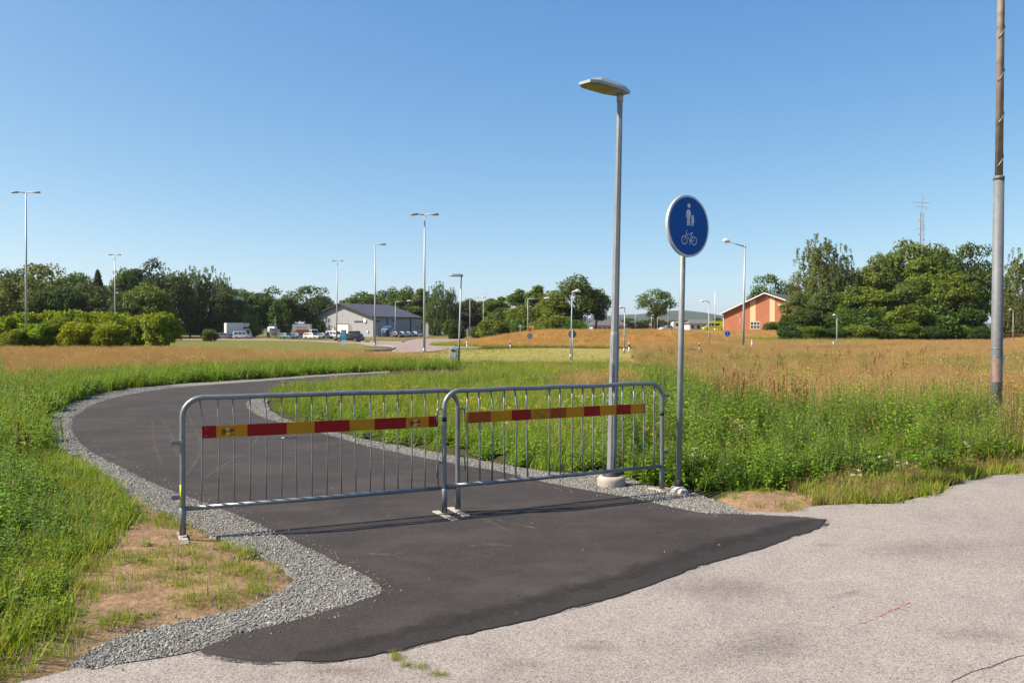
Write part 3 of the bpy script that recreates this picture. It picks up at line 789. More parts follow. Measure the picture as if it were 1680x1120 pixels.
# inside of the bend
near_edge = lambda X, Y: .25+.75*sstep(pdist(X, Y, GRAV_IN), .1, .7)
p = sample(Z_IN, 22, 0, 20, lambda X, Y: near_edge(X, Y)*np.where(inside(X, Y, DRY_P), .15, 1)); scatter('grass', P3(p), us(len(p), .55, 1.0)*(.6+.4*near_edge(p[:,0], p[:,1])), c_grass, 'green meadow grass on the inside of the bend', 'grass')
p = sample(Z_IN, 15, 20, 60, lambda X, Y: np.where(inside(X, Y, DRY_P), .2, 1)); scatter('grass', P3(p), us(len(p), .6, .95), c_grass, 'green meadow grass below the small lamp with the bin', 'grass')
p = sample(Z_IN, 26, 0, 20, lambda X, Y: (fbm(X, Y, 1.6, 31) > .38)*1.0*near_edge(X, Y)*sstep(13.5-Y+.35*X, -1.5, 1.5)); scatter('weeds', P3(p), us(len(p), .7, 1.2), c_low, 'broad-leaved weeds along the inner gravel edge', 'weeds')
p = sample(Z_IN, 7, 14, 60, lambda X, Y: (fbm(X, Y, 3, 33) > .42)*1.0); scatter('weeds', P3(p), us(len(p), .9, 1.5), c_low, 'weed patches in the grass inside the bend', 'weeds')
p = sample(DRY_P, 9); scatter('dry_grass', P3(p), us(len(p), .5, .85), c_dry, 'straw-coloured grass patch inside the bend behind the lamp post', 'grass')
p = sample(Z_IN, 5, 0, 60, lambda X, Y: sstep(X-.02*Y, .2, 3)*(fbm(X, Y, 2, 37) > .58)); scatter('dry_grass', P3(p), us(len(p), .45, .75), c_dry, 'dry stalks standing in the green grass behind the barriers', 'grass')
# tall weeds on the right
p = sample(Z_RIGHT, 17, 0, 30, lambda X, Y: sstep(Y-8.2-.16*(X-2), .0, 1.2)); hs = .62+.42*sstep(Y_ := p[:,1]-9-.18*(p[:,0]-2), .2, 3.0)
scatter('tall_weeds', P3(p), us(len(p), .75, 1.15)*hs, c_tall, 'dense tall green weeds behind the round blue sign', 'weeds')
p = sample(Z_RIGHT, 26, 0, 30); scatter('weeds', P3(p), us(len(p), .8, 1.4), c_low, 'low green weeds in front of the tall weeds by the pale asphalt', 'weeds')
p = sample(Z_RIGHT, 6, 0, 30); scatter('grass', P3(p), us(len(p), .6, 1.15), c_grass, 'long green grass among the weeds by the pale asphalt', 'grass')
# half dry short verge along the asphalt
p = sample(Z_VERGE, 75, 0, 30); scatter('grass', P3(p), us(len(p), .6, 1.25), c_short, 'short mown grass along the edge of the pale asphalt', 'grass')
p = sample(Z_VERGE, 20, 0, 30); scatter('dry_grass', P3(p), us(len(p), .18, .34), c_dry, 'short bleached grass along the edge of the pale asphalt', 'grass')
p = sample(BARE, 40, 0, 30, lambda X, Y: np.clip(.9-2.2*pdist(X, Y, BARE), .05, 1)*(fbm(X, Y, .5, 71) > .45)); scatter('grass', P3(p), us(len(p), .4, .8), c_short, 'sparse tufts on the bare earth by the pale asphalt', 'grass')
# trodden earth at the left barrier
dm = lambda X, Y: np.where(fbm(X, Y, .75, 41) > .52, 1.0, .05)*(.35+.65*sstep(pdist(X, Y, GRAV_OUT), .0, .5))
p = sample(DIRT, 110, 0, 30, dm); scatter('grass', P3(p), us(len(p), .35, .8), c_short, 'patchy short grass on the trodden earth by the barrier foot', 'grass')
p = sample(DIRT, 22, 0, 30, lambda X, Y: (fbm(X, Y, .6, 43) > .56)*1.0); scatter('weeds', P3(p), us(len(p), .22, .45), c_low, 'tiny weeds on the trodden earth by the barrier foot', 'weeds')
p = sample(DIRT, 24, 0, 30, lambda X, Y: sstep(-X-.42*Y, .1, .7)); scatter('grass', P3(p), us(len(p), .22, .5), c_grass, 'grass tufts at the left rim of the trodden earth', 'grass')
cr = np.array([G(645,1073), G(668,1089), G(690,1096), G(722,1106), G(655,1080)]); cr = np.repeat(cr, 5, 0)+rng.normal(0, .02, (25, 2))
scatter('grass', np.stack([cr[:,0], cr[:,1], np.full(25, .002)], -1), us(25, .14, .28), c_short, 'small tufts growing in the seam of the asphalt', 'grass')
# dry meadows
gap = lambda X, Y: .3+.7*sstep(fbm(X, Y, 5, 51), .3, .55)
tall_ = lambda p: .7+.65*fbm(p[:,0], p[:,1], 6, 57)
p = sample(DRY_L, 6.0, 0, 90, gap); scatter('dry_grass', P3(p), us(len(p), .5, .8)*tall_(p), c_dry, 'band of dry straw-coloured meadow grass in front of the bushes', 'grass')
p = sample(DRY_R, 11, 0, 26, lambda X, Y: gap(X, Y)*.95); scatter('dry_grass', P3(p), us(len(p), .65, 1.0)*tall_(p), c_dry, 'dry straw-coloured meadow just behind the tall weeds', 'grass')
p = sample(DRY_R, 4.2, 26, 80, gap); scatter('dry_grass', P3(p), us(len(p), .5, .8)*tall_(p), c_dry, 'wide dry straw-coloured meadow in front of the big trees', 'grass')
p = sample(DRY_R, 1.8, 80, 140, gap); scatter('dry_grass', P3(p), us(len(p), .6, .9)*tall_(p), c_dry, 'far end of the dry meadow at the foot of the trees', 'grass')
p = sample(DRY_R, 5, 13, 75, lambda X, Y: (fbm(X, Y, 4, 55) > .52)*sstep(80-Y, 10, 60)); scatter('weeds', P3(p), us(len(p), .9, 1.9), c_low, 'green weed patches in the dry meadow', 'weeds')
p = sample(EDGE_R, 16, 0, 40); scatter('dry_grass', P3(p), us(len(p), .6, .95), c_dry, 'dry grass round the foot of the tall grey pole', 'grass')
circ = [(MOUND_C[0]+(MOUND_R-.6)*math.cos(a), MOUND_C[1]+(MOUND_R-.6)*math.sin(a)) for a in np.linspace(0, 6.283, 40)[:-1]]
p = sample(circ, 5.0, 0, 140, None, False); scatter('golden_grass', P3(p), us(len(p), .7, 1.05), c_gold, 'golden dry grass covering the roundabout mound', 'grass')
rim = [(MOUND_C[0]+(MOUND_R+.4)*math.cos(a), MOUND_C[1]+(MOUND_R+.4)*math.sin(a)) for a in np.linspace(0, 6.283, 60)[:-1]]
p = sample(rim, 6, 0, 110, lambda X, Y: (np.hypot(X-MOUND_C[0], Y-MOUND_C[1]) > MOUND_R-1.6)*1.0, False); scatter('grass', P3(p), us(len(p), .8, 1.3), c_grass, 'green rim of grass at the foot of the roundabout mound', 'grass')
ringo = [(MOUND_C[0]+33.5*math.cos(a), MOUND_C[1]+33.5*math.sin(a)) for a in np.linspace(0, 6.283, 80)[:-1]]
p = sample(ringo, 7, 0, 95, lambda X, Y: ((np.hypot(X-MOUND_C[0], Y-MOUND_C[1]) > 31.2) & (X > -3))*1.0, False); scatter('grass', P3(p), us(len(p), .8, 1.25), c_mixed, 'taller olive grass fringing the ring road before the mound', 'grass')
BACKF = [(24,140),(140,140),(160,205),(30,205),(10,160)]
p = sample(GREENSTRIP, 2.5, 0, 210, None, False); scatter('grass', P3(p), us(len(p), 1.1, 1.6), c_grass, 'green strip of grass on the rise before the brick house', 'grass')
p = sample(BACKF, 1.3, 0, 210, lambda X, Y: 1.0-inside(X, Y, GREENSTRIP), False); scatter('golden_grass', P3(p), us(len(p), .45, .75), c_gold, 'golden dry grass on the rise before the brick house', 'grass')
p = sample(MOWN, 5, 0, 90, None); scatter('grass', P3(p), us(len(p), .5, .8), c_short, 'pale mown grass verge before the roundabout', 'grass')
# flowers
p = sample(DRY_L, .22, 0, 80); scatter('flowers', P3(p), us(len(p), .9, 1.3), c_flow, 'yellow and white flowers dotted through the dry meadow band', 'flowers')
p = sample(DRY_R, .35, 0, 60); scatter('flowers', P3(p), us(len(p), .8, 1.2), c_flow, 'yellow and white flowers dotted through the wide dry meadow', 'flowers')
p = sample(Z_IN, .35, 0, 40); scatter('flowers', P3(p), us(len(p), .7, 1.0), c_flow, 'small flowers in the meadow inside the bend', 'flowers')
fl = np.array([G(x, y) for x, y in ((1400,812),(1455,806),(1478,812),(1505,798),(1530,783),(1560,778),(1580,770))]); scatter('flowers', P3(fl), us(len(fl), .5, .8), c_yarrow, 'white yarrow along the asphalt edge below the tall weeds', 'flowers')
dk = np.array([G(x, y) for x, y in ((40,766),(1178,612),(1230,640))]); scatter('dock', P3(dk), us(len(dk), .5, .8), c_dock, 'reddish-brown dock stalks standing in the weeds', 'plants')
p = sample(DRY_R, .12, 13, 60); scatter('dock', P3(p), us(len(p), .5, .9), c_dock, 'rusty dock stalks scattered through the dry meadow', 'plants')
p = sample(DRY_L, .15, 13, 80); scatter('weeds', P3(p), us(len(p), .9, 1.6), c_low, 'green weed clumps in the dry meadow band', 'weeds')
rd = np.array([G(x, y) for x, y in ((1185,700),(1200,705),(1215,702),(1290,716),(1300,722),(1310,712),(1195,712),(1240,700))]); scatter('reed_grass', P3(rd), us(len(rd), .75, 1.0), c_reed, 'tall pale feathery grass heads over the weeds behind the sign', 'grass')
# gravel stones
def stones(poly, dens, ymax, s0, s1, z, label, ymin=0, excl=None):
    p = sample(poly, dens, ymin, ymax, None, False)
    k = ~inside(p[:,0], p[:,1], PATH)
    p = p[k]; n = len(p); s = rng.uniform(s0, s1, n)*np.where(rng.random(n) < .06, 1.7, 1)
    return scatter('gravel', np.stack([p[:,0], p[:,1], z+s*.25], -1), s, c_stone, label, 'gravel', .6)
stones(GRAV_OUT, 6500, 9, .0028, .0092, .002, 'loose grey gravel along the outer edge of the path near the barrier')
stones(GRAV_OUT, 1500, 26, .005, .012, .002, 'loose grey gravel along the outer bend of the path', 9)
stones(GRAV_IN, 4200, 11.5, .0032, .01, .002, 'loose grey gravel along the inner edge of the path by the lamp', 0)
stones(GRAV_IN, 1500, 26, .005, .012, .002, 'loose grey gravel along the inner bend of the path', 11.5)
def spill(poly, per_m, sig, label, ymax=11):
    X = []; Y = []
    for i in range(len(poly)):
        a = Vector(poly[i]); c = Vector(poly[(i+1) % len(poly)]); L = (c-a).length
        if min(a.y, c.y) > ymax or L > 8: continue
        n = int(L*per_m); f = rng.random(n); d = (c-a)/max(L, 1e-6); o_ = rng.normal(0, sig, n)*rng.random(n)
        X.append(a.x+(c.x-a.x)*f-d.y*o_); Y.append(a.y+(c.y-a.y)*f+d.x*o_)
    X = np.concatenate(X); Y = np.concatenate(Y); ip = inside(X, Y, PATH); op = inside(X, Y, PAVE)
    q_ = rng.random(len(X)); k = np.where(ip, q_ < .3, ~(inside(X, Y, GRAV_OUT) | inside(X, Y, GRAV_IN))); X, Y, ip, op = X[k], Y[k], ip[k], op[k]
    z = np.where(ip, .004, np.where(op, 0, ground_z(X, Y))); s = rng.uniform(.0025, .008, len(X)); scatter('gravel', np.stack([X, Y, z+s*.3], -1), s, c_stone, label, 'gravel', .6)
spill(GRAV_OUT, 110, .075, 'stray stones strewn beside the outer gravel strip'); spill(GRAV_IN, 70, .06, 'stray stones strewn beside the inner gravel strip')
p = sample(DIRT, 60, 0, 20); s = rng.uniform(.004, .014, len(p)); scatter('gravel', np.stack([p[:,0], p[:,1], ground_z(p[:,0], p[:,1])+.006], -1), s, c_stone, 'scattered small stones on the trodden earth', 'gravel', .6)
p = sample(PATH, 1.6, 0, 16, None, False); s = rng.uniform(.003, .008, len(p)); scatter('gravel', np.stack([p[:,0], p[:,1], .004+s*.3], -1), s, c_stone, 'single stones lying on the dark asphalt', 'gravel', .6)
p = sample(PAVE, 1.5, 3.6, 12, None, False); p = p[~inside(p[:,0], p[:,1], PATH)]; s = rng.uniform(.003, .008, len(p)); scatter('gravel', np.stack([p[:,0], p[:,1], s*.3], -1), s, c_stone, 'grit lying on the pale asphalt', 'gravel', .6)
# ------------------------------------------------------------------ metals and paints
def galv(name, col, rough=.42, metal=.55):
    if name in _M: return _M[name]
    m, nt, b = nodes(name); oc = objcoord(nt)
    f = noise(nt, 14, 6, .7, oc); g = noise(nt, 2.2, 4, .6, oc)
    c = ramp(nt, f, [(.25, tuple(x*.72 for x in col)), (.5, col), (.78, tuple(min(1, x*1.2) for x in col))])
    c = mixc(nt, 1.0, c, ramp(nt, g, [(.3, (.82,.82,.84)), (.6, (1.05,1.05,1.04))]), 'MULTIPLY')
    nt.links.new(c, b.inputs['Base Color']); b.inputs['Metallic'].default_value = metal
    r = N(nt, 'ShaderNodeMapRange'); r.inputs[3].default_value = rough-.1; r.inputs[4].default_value = rough+.18
    nt.links.new(f, r.inputs[0]); nt.links.new(r.outputs[0], b.inputs['Roughness']); bump(nt, b, f, .15, .002)
    _M[name] = m; return m
m_galv = galv('galvanised_steel', (.26,.282,.3))
m_galv2 = galv('galvanised_pole', (.25,.275,.29), .55, .25)
m_dark = paint('black_rubber', (.02,.02,.022), .7)
m_conc = paint('concrete', (.42,.38,.33), .92, 0, .18, 9)
m_red = paint('board_red', (.36,.006,.006), .45, 0, .12, 9, .2)
m_yel = paint('board_yellow', (.62,.27,.004), .45, 0, .1, 9, .2)
m_red2 = paint('board_faded_red', (.42,.07,.01), .5, 0, .25, 14, .2)
m_yel2 = paint('board_dirty_yellow', (.5,.23,.008), .5, 0, .4, 18, .2)
m_sticker_r = paint('sticker_red', (.42,.02,.015), .35, 0, .1, 30)
m_sticker_y = paint('sticker_yellow', (.72,.55,.05), .35, 0, .1, 30)
m_sticker_k = paint('sticker_black', (.05,.03,.02), .4, 0, .1, 30)
m_yellowpaint = paint('yellow_marking', (.75,.6,.03), .5, 0, .2, 20)
m_foot = paint('worn_foot_steel', (.45,.41,.35), .75, .1, .2, 20)

# ------------------------------------------------------------------ crowd barriers
def barrier(label, foot0, foot1, bars, bar_r, zlow, board, zb, seglist, left_hooks, right_hooks, missing=(), stickers=(), seed=1, board_dx=(0,0)):
    rs = random.Random(seed)
    A = Vector(G(*foot0)); B = Vector(G(*foot1)); L = (B-A).length; ang = math.atan2((B-A).y, (B-A).x)
    t = thing('crowd_barrier', label, 'barrier', (A.x, A.y, .0), ang, 'crowd barriers closing the path')
    H = 1.11; r = .15; tr = .021
    pts = [(0,0,.035),(0,0,.3),(0,0,H-r)] + [(r-r*math.cos(a), 0, H-r+r*math.sin(a)) for a in [R(k) for k in (15,30,45,60,75,90)]]
    mid = [(r+(L-2*r)*k/8, 0, H+(rs.random()-.5)*.008) for k in range(1, 8)]
    pts += mid + [(L-r+r*math.sin(a), 0, H-r+r*math.cos(a)) for a in [R(k) for k in (0,15,30,45,60,75)]] + [(L,0,H-r),(L,0,.3),(L,0,.035)]
    f = MB().tube(pts, tr, 14).build('frame', m_galv, t, True)
    # thicker sleeves at the lower ends of the posts
    for x in (0, L):
        MB().tube([(x,0,.03),(x,0,.24),(x,0,.245)], [.026,.026,.021], 14).build('post_sleeve', m_galv, t, True)
        p = MB().box(x-.032, x+.032, -.23, .2, 0, .012).build('foot', m_foot, t); bevel(p, .004)
        for q in (-.19, -.13): MB().box(x-.033, x+.033, q-.006, q+.006, .0121, .018).build('foot_rib', m_foot, p)
    MB().tube([(tr,0,zlow),(L*.5,0,zlow-.004),(L-tr,0,zlow)], .019, 12).build('bottom_rail', m_galv, t, True)
    for k, x in enumerate(bars):
        if k in missing: continue
        x0 = x*L; o1 = (rs.random()-.5)*.02; o2 = (rs.random()-.5)*.016; kk = rs.random() < .25
        z1 = zlow+.015; z2 = H-.015
        pp = [(x0,0,z1),(x0+o1*.5,o2,z1+.25),(x0+o1,o2*.6,.75),(x0+o1*(1.6 if kk else .6),o2,.93),(x0-(.012 if kk else 0),0,z2)]
        MB().tube(pp, bar_r, 8).build('bar', m_galv, t, True)
    # striped board on the camera side
    x0, x1 = board; x0 *= L; x1 *= L; y = -bar_r-.006
    bd = MB(); n = len(seglist); tot = sum(s[0] for s in seglist); cx = x0
    mats = [m_red, m_yel, m_red2, m_yel2]; h = .098; first = True
    for i, (w, mi) in enumerate(seglist):
        w = w/tot*(x1-x0); a, c = cx, cx+w; cx += w
        bd.prism([(a, zb), (c, zb+board_dx[1]*0), (c, zb+h), (a, zb+h)], y-.005, y, mi)
    bo = bd.build('striped_board', mats, t); bo['label'] = 'board with red and yellow stripes'
    for s in stickers:
        sx_ = x0+(x1-x0)*s; w, hh = .1, .05; zc = zb+h*.45
        st = MB()
        st.box(sx_-w/2, sx_+w/2, y-.0062, y-.0056, zc-hh/2, zc+hh/2, 0)
        stk = st.build('sticker', [m_sticker_r, m_sticker_y, m_sticker_k], bo)
        d = MB()
        d.box(sx_-.018, sx_+.012, y-.0072, y-.0066, zc-hh/2-.004, zc+hh/2+.004, 1)
        d.box(sx_+.012, sx_+w/2, y-.0072, y-.0066, zc-.012, zc-.004, 1)
        for q in range(7): d.box(sx_-.046+q*.013, sx_-.038+q*.013, y-.0082, y-.0076, zc-.006-(q % 2)*.003, zc+.012, 2)
        d.build('print', [m_sticker_r, m_sticker_y, m_sticker_k], stk)
    for q in (x0+.03, x0+(x1-x0)*.42, x1-.03):
        for zz in (zb+.02, zb+h-.02): MB().lathe([(.006,0),(.006,.003),(.003,.005)], 8).build('screw', m_galv, bo).matrix_local = Matrix.Translation((q, y-.005, zz)) @ Matrix.Rotation(R(90), 4, 'X')
    for z in left_hooks:
        s = -1
        MB().tube([(0,0,z),(s*.045,0,z+.01),(s*.065,0,z),(s*.07,0,z-.03),(s*.07,0,z-.12)], .007, 8).build('hook', m_galv, t, True)
    for z in right_hooks:
        MB().tube([(L,0,z),(L+.045,0,z+.01),(L+.065,0,z),(L+.07,0,z-.03),(L+.075,0,z-.12)], .007, 8).build('hook', m_galv, t, True)
    return t, L
bars1 = [(.141+(2.143-.141)*k/16)/2.33 for k in range(17)]
R1, Y1, R2, Y2 = 0, 1, 2, 3
t1, L1 = barrier('steel crowd barrier standing with one foot on the trodden earth', (300,883), (751,840), bars1, .0055, .235,
   (.062,.915), .786, [(70,R1),(157,Y1),(205,R1),(150,Y1),(195,R1),(142,Y1),(186,R1),(137,Y1),(55,R1)], [], [.93,.5], stickers=(.10,.895), seed=3)
for z in (.76, .33):
    e = MB().box(-.085, -.018, -.012, .012, z-.018, z+.018).build('bracket', m_galv, t1); bevel(e, .004)
MB().tube([(-.0125,-.009,.26),(-.0125,-.009,.43)], .0095, 10).build('yellow_paint_mark', m_yellowpaint, t1, True)
for a, c in ((5, 6), (10, 11)):
    MB().tube([(bars1[a]*L1, -.006, .755), (bars1[c]*L1, -.006, .757)], .006, 8).build('cross_wire', m_galv, t1, True)
xs2 = [767,787,807,827.5,846,865.5,883,901,919,939,956,973,990.5,1008,1023,1040,1056,1074]
A = Vector(G(729,846)); B = Vector(G(1086,806))
def along(px):
    d = (px-840)/F
    return (d*A.y-A.x)/((B-A).x-d*(B-A).y)
bars2 = [along(x) for x in xs2]
t2, L2 = barrier('steel crowd barrier whose far foot stands beside the sign base', (729,846), (1086,806), bars2, .008, .262,
   (along(763), along(1056)), .815, [(12,Y2),(111,R2),(107,Y1),(100,R1),(103,Y2),(89,R2),(100,Y1),(93,R1),(95,Y1),(87,R1),(78,Y1),(7,R1)], [.95,.47], [], missing=(6,), seed=8)
for z in (.98, .4):
    e = MB().box(L2+.018, L2+.085, -.012, .012, z-.018, z+.018).build('bracket', m_galv, t2); bevel(e, .004)
for x, z in ((0, .86), (L2, .8)): MB().tube([(x,0,z-.02),(x,0,z+.02)], .0235, 12).build('cable_tie', m_dark, t2, True)

# ------------------------------------------------------------------ near lamp post
m_lum = paint('luminaire_grey', (.36,.385,.4), .45, .1, .08, 8)
m_lumglass = paint('luminaire_glass', (.2,.21,.05), .12, 0, .2, 12)
def luminaire(par, o, d, L=.56, W=.26, H=.085, w_end=.16, detail=True):
    """flat faceted head running from the pole top o along d"""
    d = Vector((d[0], d[1], 0)).normalized(); s = Vector((-d.y, d.x, 0)); o = Vector(o)
    def P(u, v, z): return o + d*u + s*v + Vector((0,0,z))
    mb = MB()
    low = [(-.07,-w_end/2),(.12,-W/2),(L-.1,-W/2),(L,-W*.3),(L,W*.3),(L-.1,W/2),(.12,W/2),(-.07,w_end/2)]
    top = [(-.03,-w_end/4),(.14,-W*.27),(L-.2,-W*.27),(L-.14,-W*.18),(L-.14,W*.18),(L-.2,W*.27),(.14,W*.27),(-.03,w_end/4)]
    v = [P(a, b_, 0) for a, b_ in low]+[P(a, b_, .028) for a, b_ in low]+[P(a, b_, H) for a, b_ in top]; n = 8
    f = [tuple(reversed(range(n))), tuple(range(2*n, 3*n))]
    for i in range(n):
        j = (i+1) % n; f += [(i,j,j+n,i+n),(i+n,j+n,j+2*n,i+2*n)]
    h = mb.add(v, f).build('luminaire', m_lum, par)
    g = [P(a, b_, -.004) for a, b_ in [(.16,-W*.4),(L-.11,-W*.4),(L-.03,-W*.24),(L-.03,W*.24),(L-.11,W*.4),(.16,W*.4)]]
    MB().add(g+[q+Vector((0,0,.01)) for q in g], [tuple(reversed(range(6)))]+[(i,(i+1)%6,(i+1)%6+6,i+6) for i in range(6)]).build('lens', m_lumglass, h)
    return h
lx, ly = G(1003, 796)
lamp = thing('street_lamp', 'grey street lamp on a round concrete base behind the barriers', 'street lamp', (lx, ly, 0), 0)
top = Vector((.088, 0, 4.19))
cb = MB().lathe([(.132,-.25),(.148,-.0),(.15,.06),(.146,.085),(.13,.102),(.0995,.106),(.05,.107)], 32).build('concrete_base', m_conc, lamp, True)
auto_smooth(cb, 50)
MB().lathe([(.105,.100),(.085,.125),(.058,.145),(.052,.16)], 24).build('rubber_collar', m_dark, lamp, True)
def lean(z): return (top.x*z/top.z, 0, z)
MB().tube([lean(.1), lean(1.6)], [.054,.05], 8).build('pole', m_galv2, lamp)
MB().tube([lean(1.6), lean(1.64)], [.05,.043], 8).build('pole_joint', m_galv2, lamp)
MB().tube([lean(1.64), lean(4.1)], [.043,.03], 8).build('upper_pole', m_galv2, lamp)
MB().tube([lean(4.07), lean(4.16)], [.036,.036], 14).build('spigot', m_lum, lamp, True)
MB().box(-.004,.004,-.0525,-.049,1.0,1.3).build('hatch_seam', m_galv, lamp)
luminaire(lamp, (top.x+.0, 0, 4.155), (-.73,-.68))

# ------------------------------------------------------------------ round shared-path sign
m_blue = paint('sign_blue', (.0015,.085,.34), .5, 0, .08, 3, .15)
m_blue2 = paint('sign_blue_small', (.005,.11,.5), .35, 0, .1, 3)
m_signwhite = paint('sign_white', (.62,.66,.7), .5, 0, .05, 3, .2)
m_signrim = paint('sign_rim', (.55,.57,.57), .4, .3, .08, 5)
m_signback = paint('sign_back', (.16,.19,.19), .5, .3, .1, 5)
def disc(mb, cx, cz, r, y0, y1, mi=0, n=40):
    mb.prism([(cx+r*math.cos(2*math.pi*k/n), cz+r*math.sin(2*math.pi*k/n)) for k in range(n)], y0, y1, mi)
def annulus(mb, cx, cz, r0, r1, y, n=32, mi=0):
    for k in range(n):
        a0 = 2*math.pi*k/n; a1 = 2*math.pi*(k+1)/n
        mb.add([(cx+r*math.cos(a), y, cz+r*math.sin(a)) for a, r in ((a0,r0),(a1,r0),(a1,r1),(a0,r1))], [(0,3,2,1),(0,1,2,3)][:1], mi)
def strip(mb, p, q, w, y):
    p = Vector((p[0], 0, p[1])); q = Vector((q[0], 0, q[1])); d = (q-p).normalized(); n = Vector((-d.z, 0, d.x))*w/2
    vs = [p-n, q-n, q+n, p+n]; mb.add([(v.x, y, v.z) for v in vs], [(0,1,2,3)])
def person_shape(cx, z0, s):
    P_ = [(-.30,0),(-.05,0),(-.02,.40),(.02,.40),(.04,0),(.26,0),(.22,.46),(.24,.62),(.36,.40),(.46,.44),(.38,.72),(.24,.82),(-.24,.82),(-.40,.70),(-.48,.42),(-.38,.38),(-.26,.62),(-.24,.46)]
    return [(cx+x*s*.42, z0+z*s) for x, z in P_]
sxp, syp = G(1113, 808)
sg = thing('shared_path_sign', 'round blue sign with walking adult and child above a bicycle', 'road sign', (sxp, syp, 0), R(37.4))
def sl(z): return (Matrix.Rotation(-R(37.4), 3, 'Z') @ Vector((.045*z/2.9, 0, z)))
MB().tube([sl(.02), sl(1.5), sl(2.95)], .03, 16).build('post', m_galv2, sg, True)
MB().lathe([(.036,.14),(.04,.1),(.045,.065)], 16).build('collar', m_dark, sg, True)
cm = MB().lathe([(.1,-.1),(.1,.0),(.088,.04),(.055,.068),(.03,.072)], 9).build('stone_base', paint('pale_stone', (.5,.46,.44), .9, 0, .15, 12), sg)
auto_smooth(cm, 25)
for v_ in cm.data.vertices: v_.co.x *= 1+.25*math.sin(v_.co.y*40); v_.co.y *= 1.1
off = sl(2.72)
zc = 2.70
mb = MB(); disc(mb, off.x+.012, zc, .312, off.y-.062, off.y-.034, 0, 56)
pl = mb.build('plate', m_signrim, sg); auto_smooth(pl, 40)
fy = off.y-.062
mb = MB(); disc(mb, off.x+.012, zc, .302, fy-.0015, fy+.001, 0, 56); mb.build('white_border', m_signwhite, pl)
mb = MB(); disc(mb, off.x+.012, zc, .290, fy-.003, fy-.0012, 0, 56); fc = mb.build('blue_face', m_blue, pl)
cx0 = off.x+.012; y_ = fy-.0045
mb = MB(); mb.prism(person_shape(cx0-.005, zc+.005, .195), y_, y_+.001); disc(mb, cx0-.002+.002, zc+.205, .0225, y_, y_+.001, 0, 16); mb.build('adult_symbol', m_signwhite, pl)
mb = MB()
mb.prism([(cx0+.035+x, zc+.003+z) for x, z in ((0,0),(.012,0),(.014,.028),(.02,.028),(.022,0),(.034,0),(.031,.03),(.045,.032),(.033,.072),(.04,.055),(.046,.058),(.036,.082),(.012,.082),(-.012,.085),(-.014,.077),(.008,.07),(-.002,.032),(.005,.03))], y_, y_+.001)
disc(mb, cx0+.06, zc+.1, .0155, y_, y_+.001, 0, 14); mb.build('child_symbol', m_signwhite, pl)
mb = MB(); bz = zc-.145; wl, wr = cx0-.068, cx0+.076
for w in (wl, wr): annulus(mb, w, bz, .036, .044, y_)
bb = (cx0+.018, bz-.004); seat = (cx0+.042, bz+.075); head = (cx0-.04, bz+.066)
for p_, q_, w_ in ((bb, (wr, bz), .006), ((wr, bz), (seat[0]-.006, seat[1]-.012), .005), (bb, seat, .007), (bb, head, .006), (head, (seat[0]-.005, seat[1]-.012), .006), (head, (wl, bz), .006), (head, (head[0]-.004, head[1]+.024), .006), ((head[0]-.004, head[1]+.024), (head[0]+.016, head[1]+.03), .006), ((seat[0]-.016, seat[1]), (seat[0]+.018, seat[1]+.004), .009), (bb, (bb[0]-.004, bb[1]-.03), .006), ((bb[0]-.014, bb[1]-.03), (bb[0]+.004, bb[1]-.03), .006)):
    strip(mb, p_, q_, w_, y_)
disc(mb, bb[0], bb[1], .011, y_, y_+.001, 0, 14); mb.build('bicycle_symbol', m_signwhite, pl)
for z in (zc+.12, zc-.12):
    MB().box(off.x-.05, off.x+.05, off.y-.034, off.y+.034, z-.014, z+.014).build('clamp', m_galv, sg)

# ------------------------------------------------------------------ tall pole on the right
m_galv3 = galv('weathered_galvanised', (.17,.185,.2), .6, .15)
m_rust = paint('weathered_pole', (.30,.235,.19), .75, .15, .35, 5)
px_, py_ = G(1634, 703)
tp = thing('tall_pole', 'tall grey steel pole with a brown weathered upper length in the weeds', 'pole', (px_, py_, 0), 0)
def tl(z): return (.028*z/5, 0, z)
MB().tube([tl(-.1), tl(1.2), tl(4.2)], [.09,.09,.082], 20).build('sleeve', m_galv3, tp, True)
MB().tube([tl(4.2), tl(4.25), tl(4.27)], [.09,.088,.06], 20).build('joint_ring', m_galv3, tp, True)
MB().tube([tl(4.27), tl(7.0), tl(9.6)], [.062,.058,.052], 16).build('upper_pole', m_rust, tp, True)
for k in range(7):
    z0 = 4.4+k*.72; MB().tube([(tl(z0+q*.05)[0]+.0635*math.cos(-2.6+q*.55), .0635*math.sin(-2.6+q*.55), z0+q*.05) for q in range(6)], .009, 6).build('wire_wrap', m_galv, tp, True)
mb = MB()
for k in range(6):
    a0 = R(200)+k*R(16); a1 = a0+R(16)
    mb.add([(.0925*math.cos(a0)+.005, .0925*math.sin(a0), .8), (.0925*math.cos(a1)+.005, .0925*math.sin(a1), .8), (.0925*math.cos(a1)+.006, .0925*math.sin(a1), 1.2), (.0925*math.cos(a0)+.006, .0925*math.sin(a0), 1.2)], [(0,1,2,3)], 0 if k < 4 else 1)
mb.build('hatch', [paint('hatch_brown', (.3,.19,.15), .7, 0, .2, 8), m_galv], tp)
for z in (1.35, 1.21, .78, .46): MB().tube([tl(z), tl(z+.012)], .0935, 20).build('strap', m_galv, tp, True)
MB().box(.07,.1,-.06,-.03,1.1,1.24).build('clip', m_signwhite, tp)
luminaire(tp, (tl(9.6)[0], 0, 9.6), (-.8,-.6), .6, .28, .12)

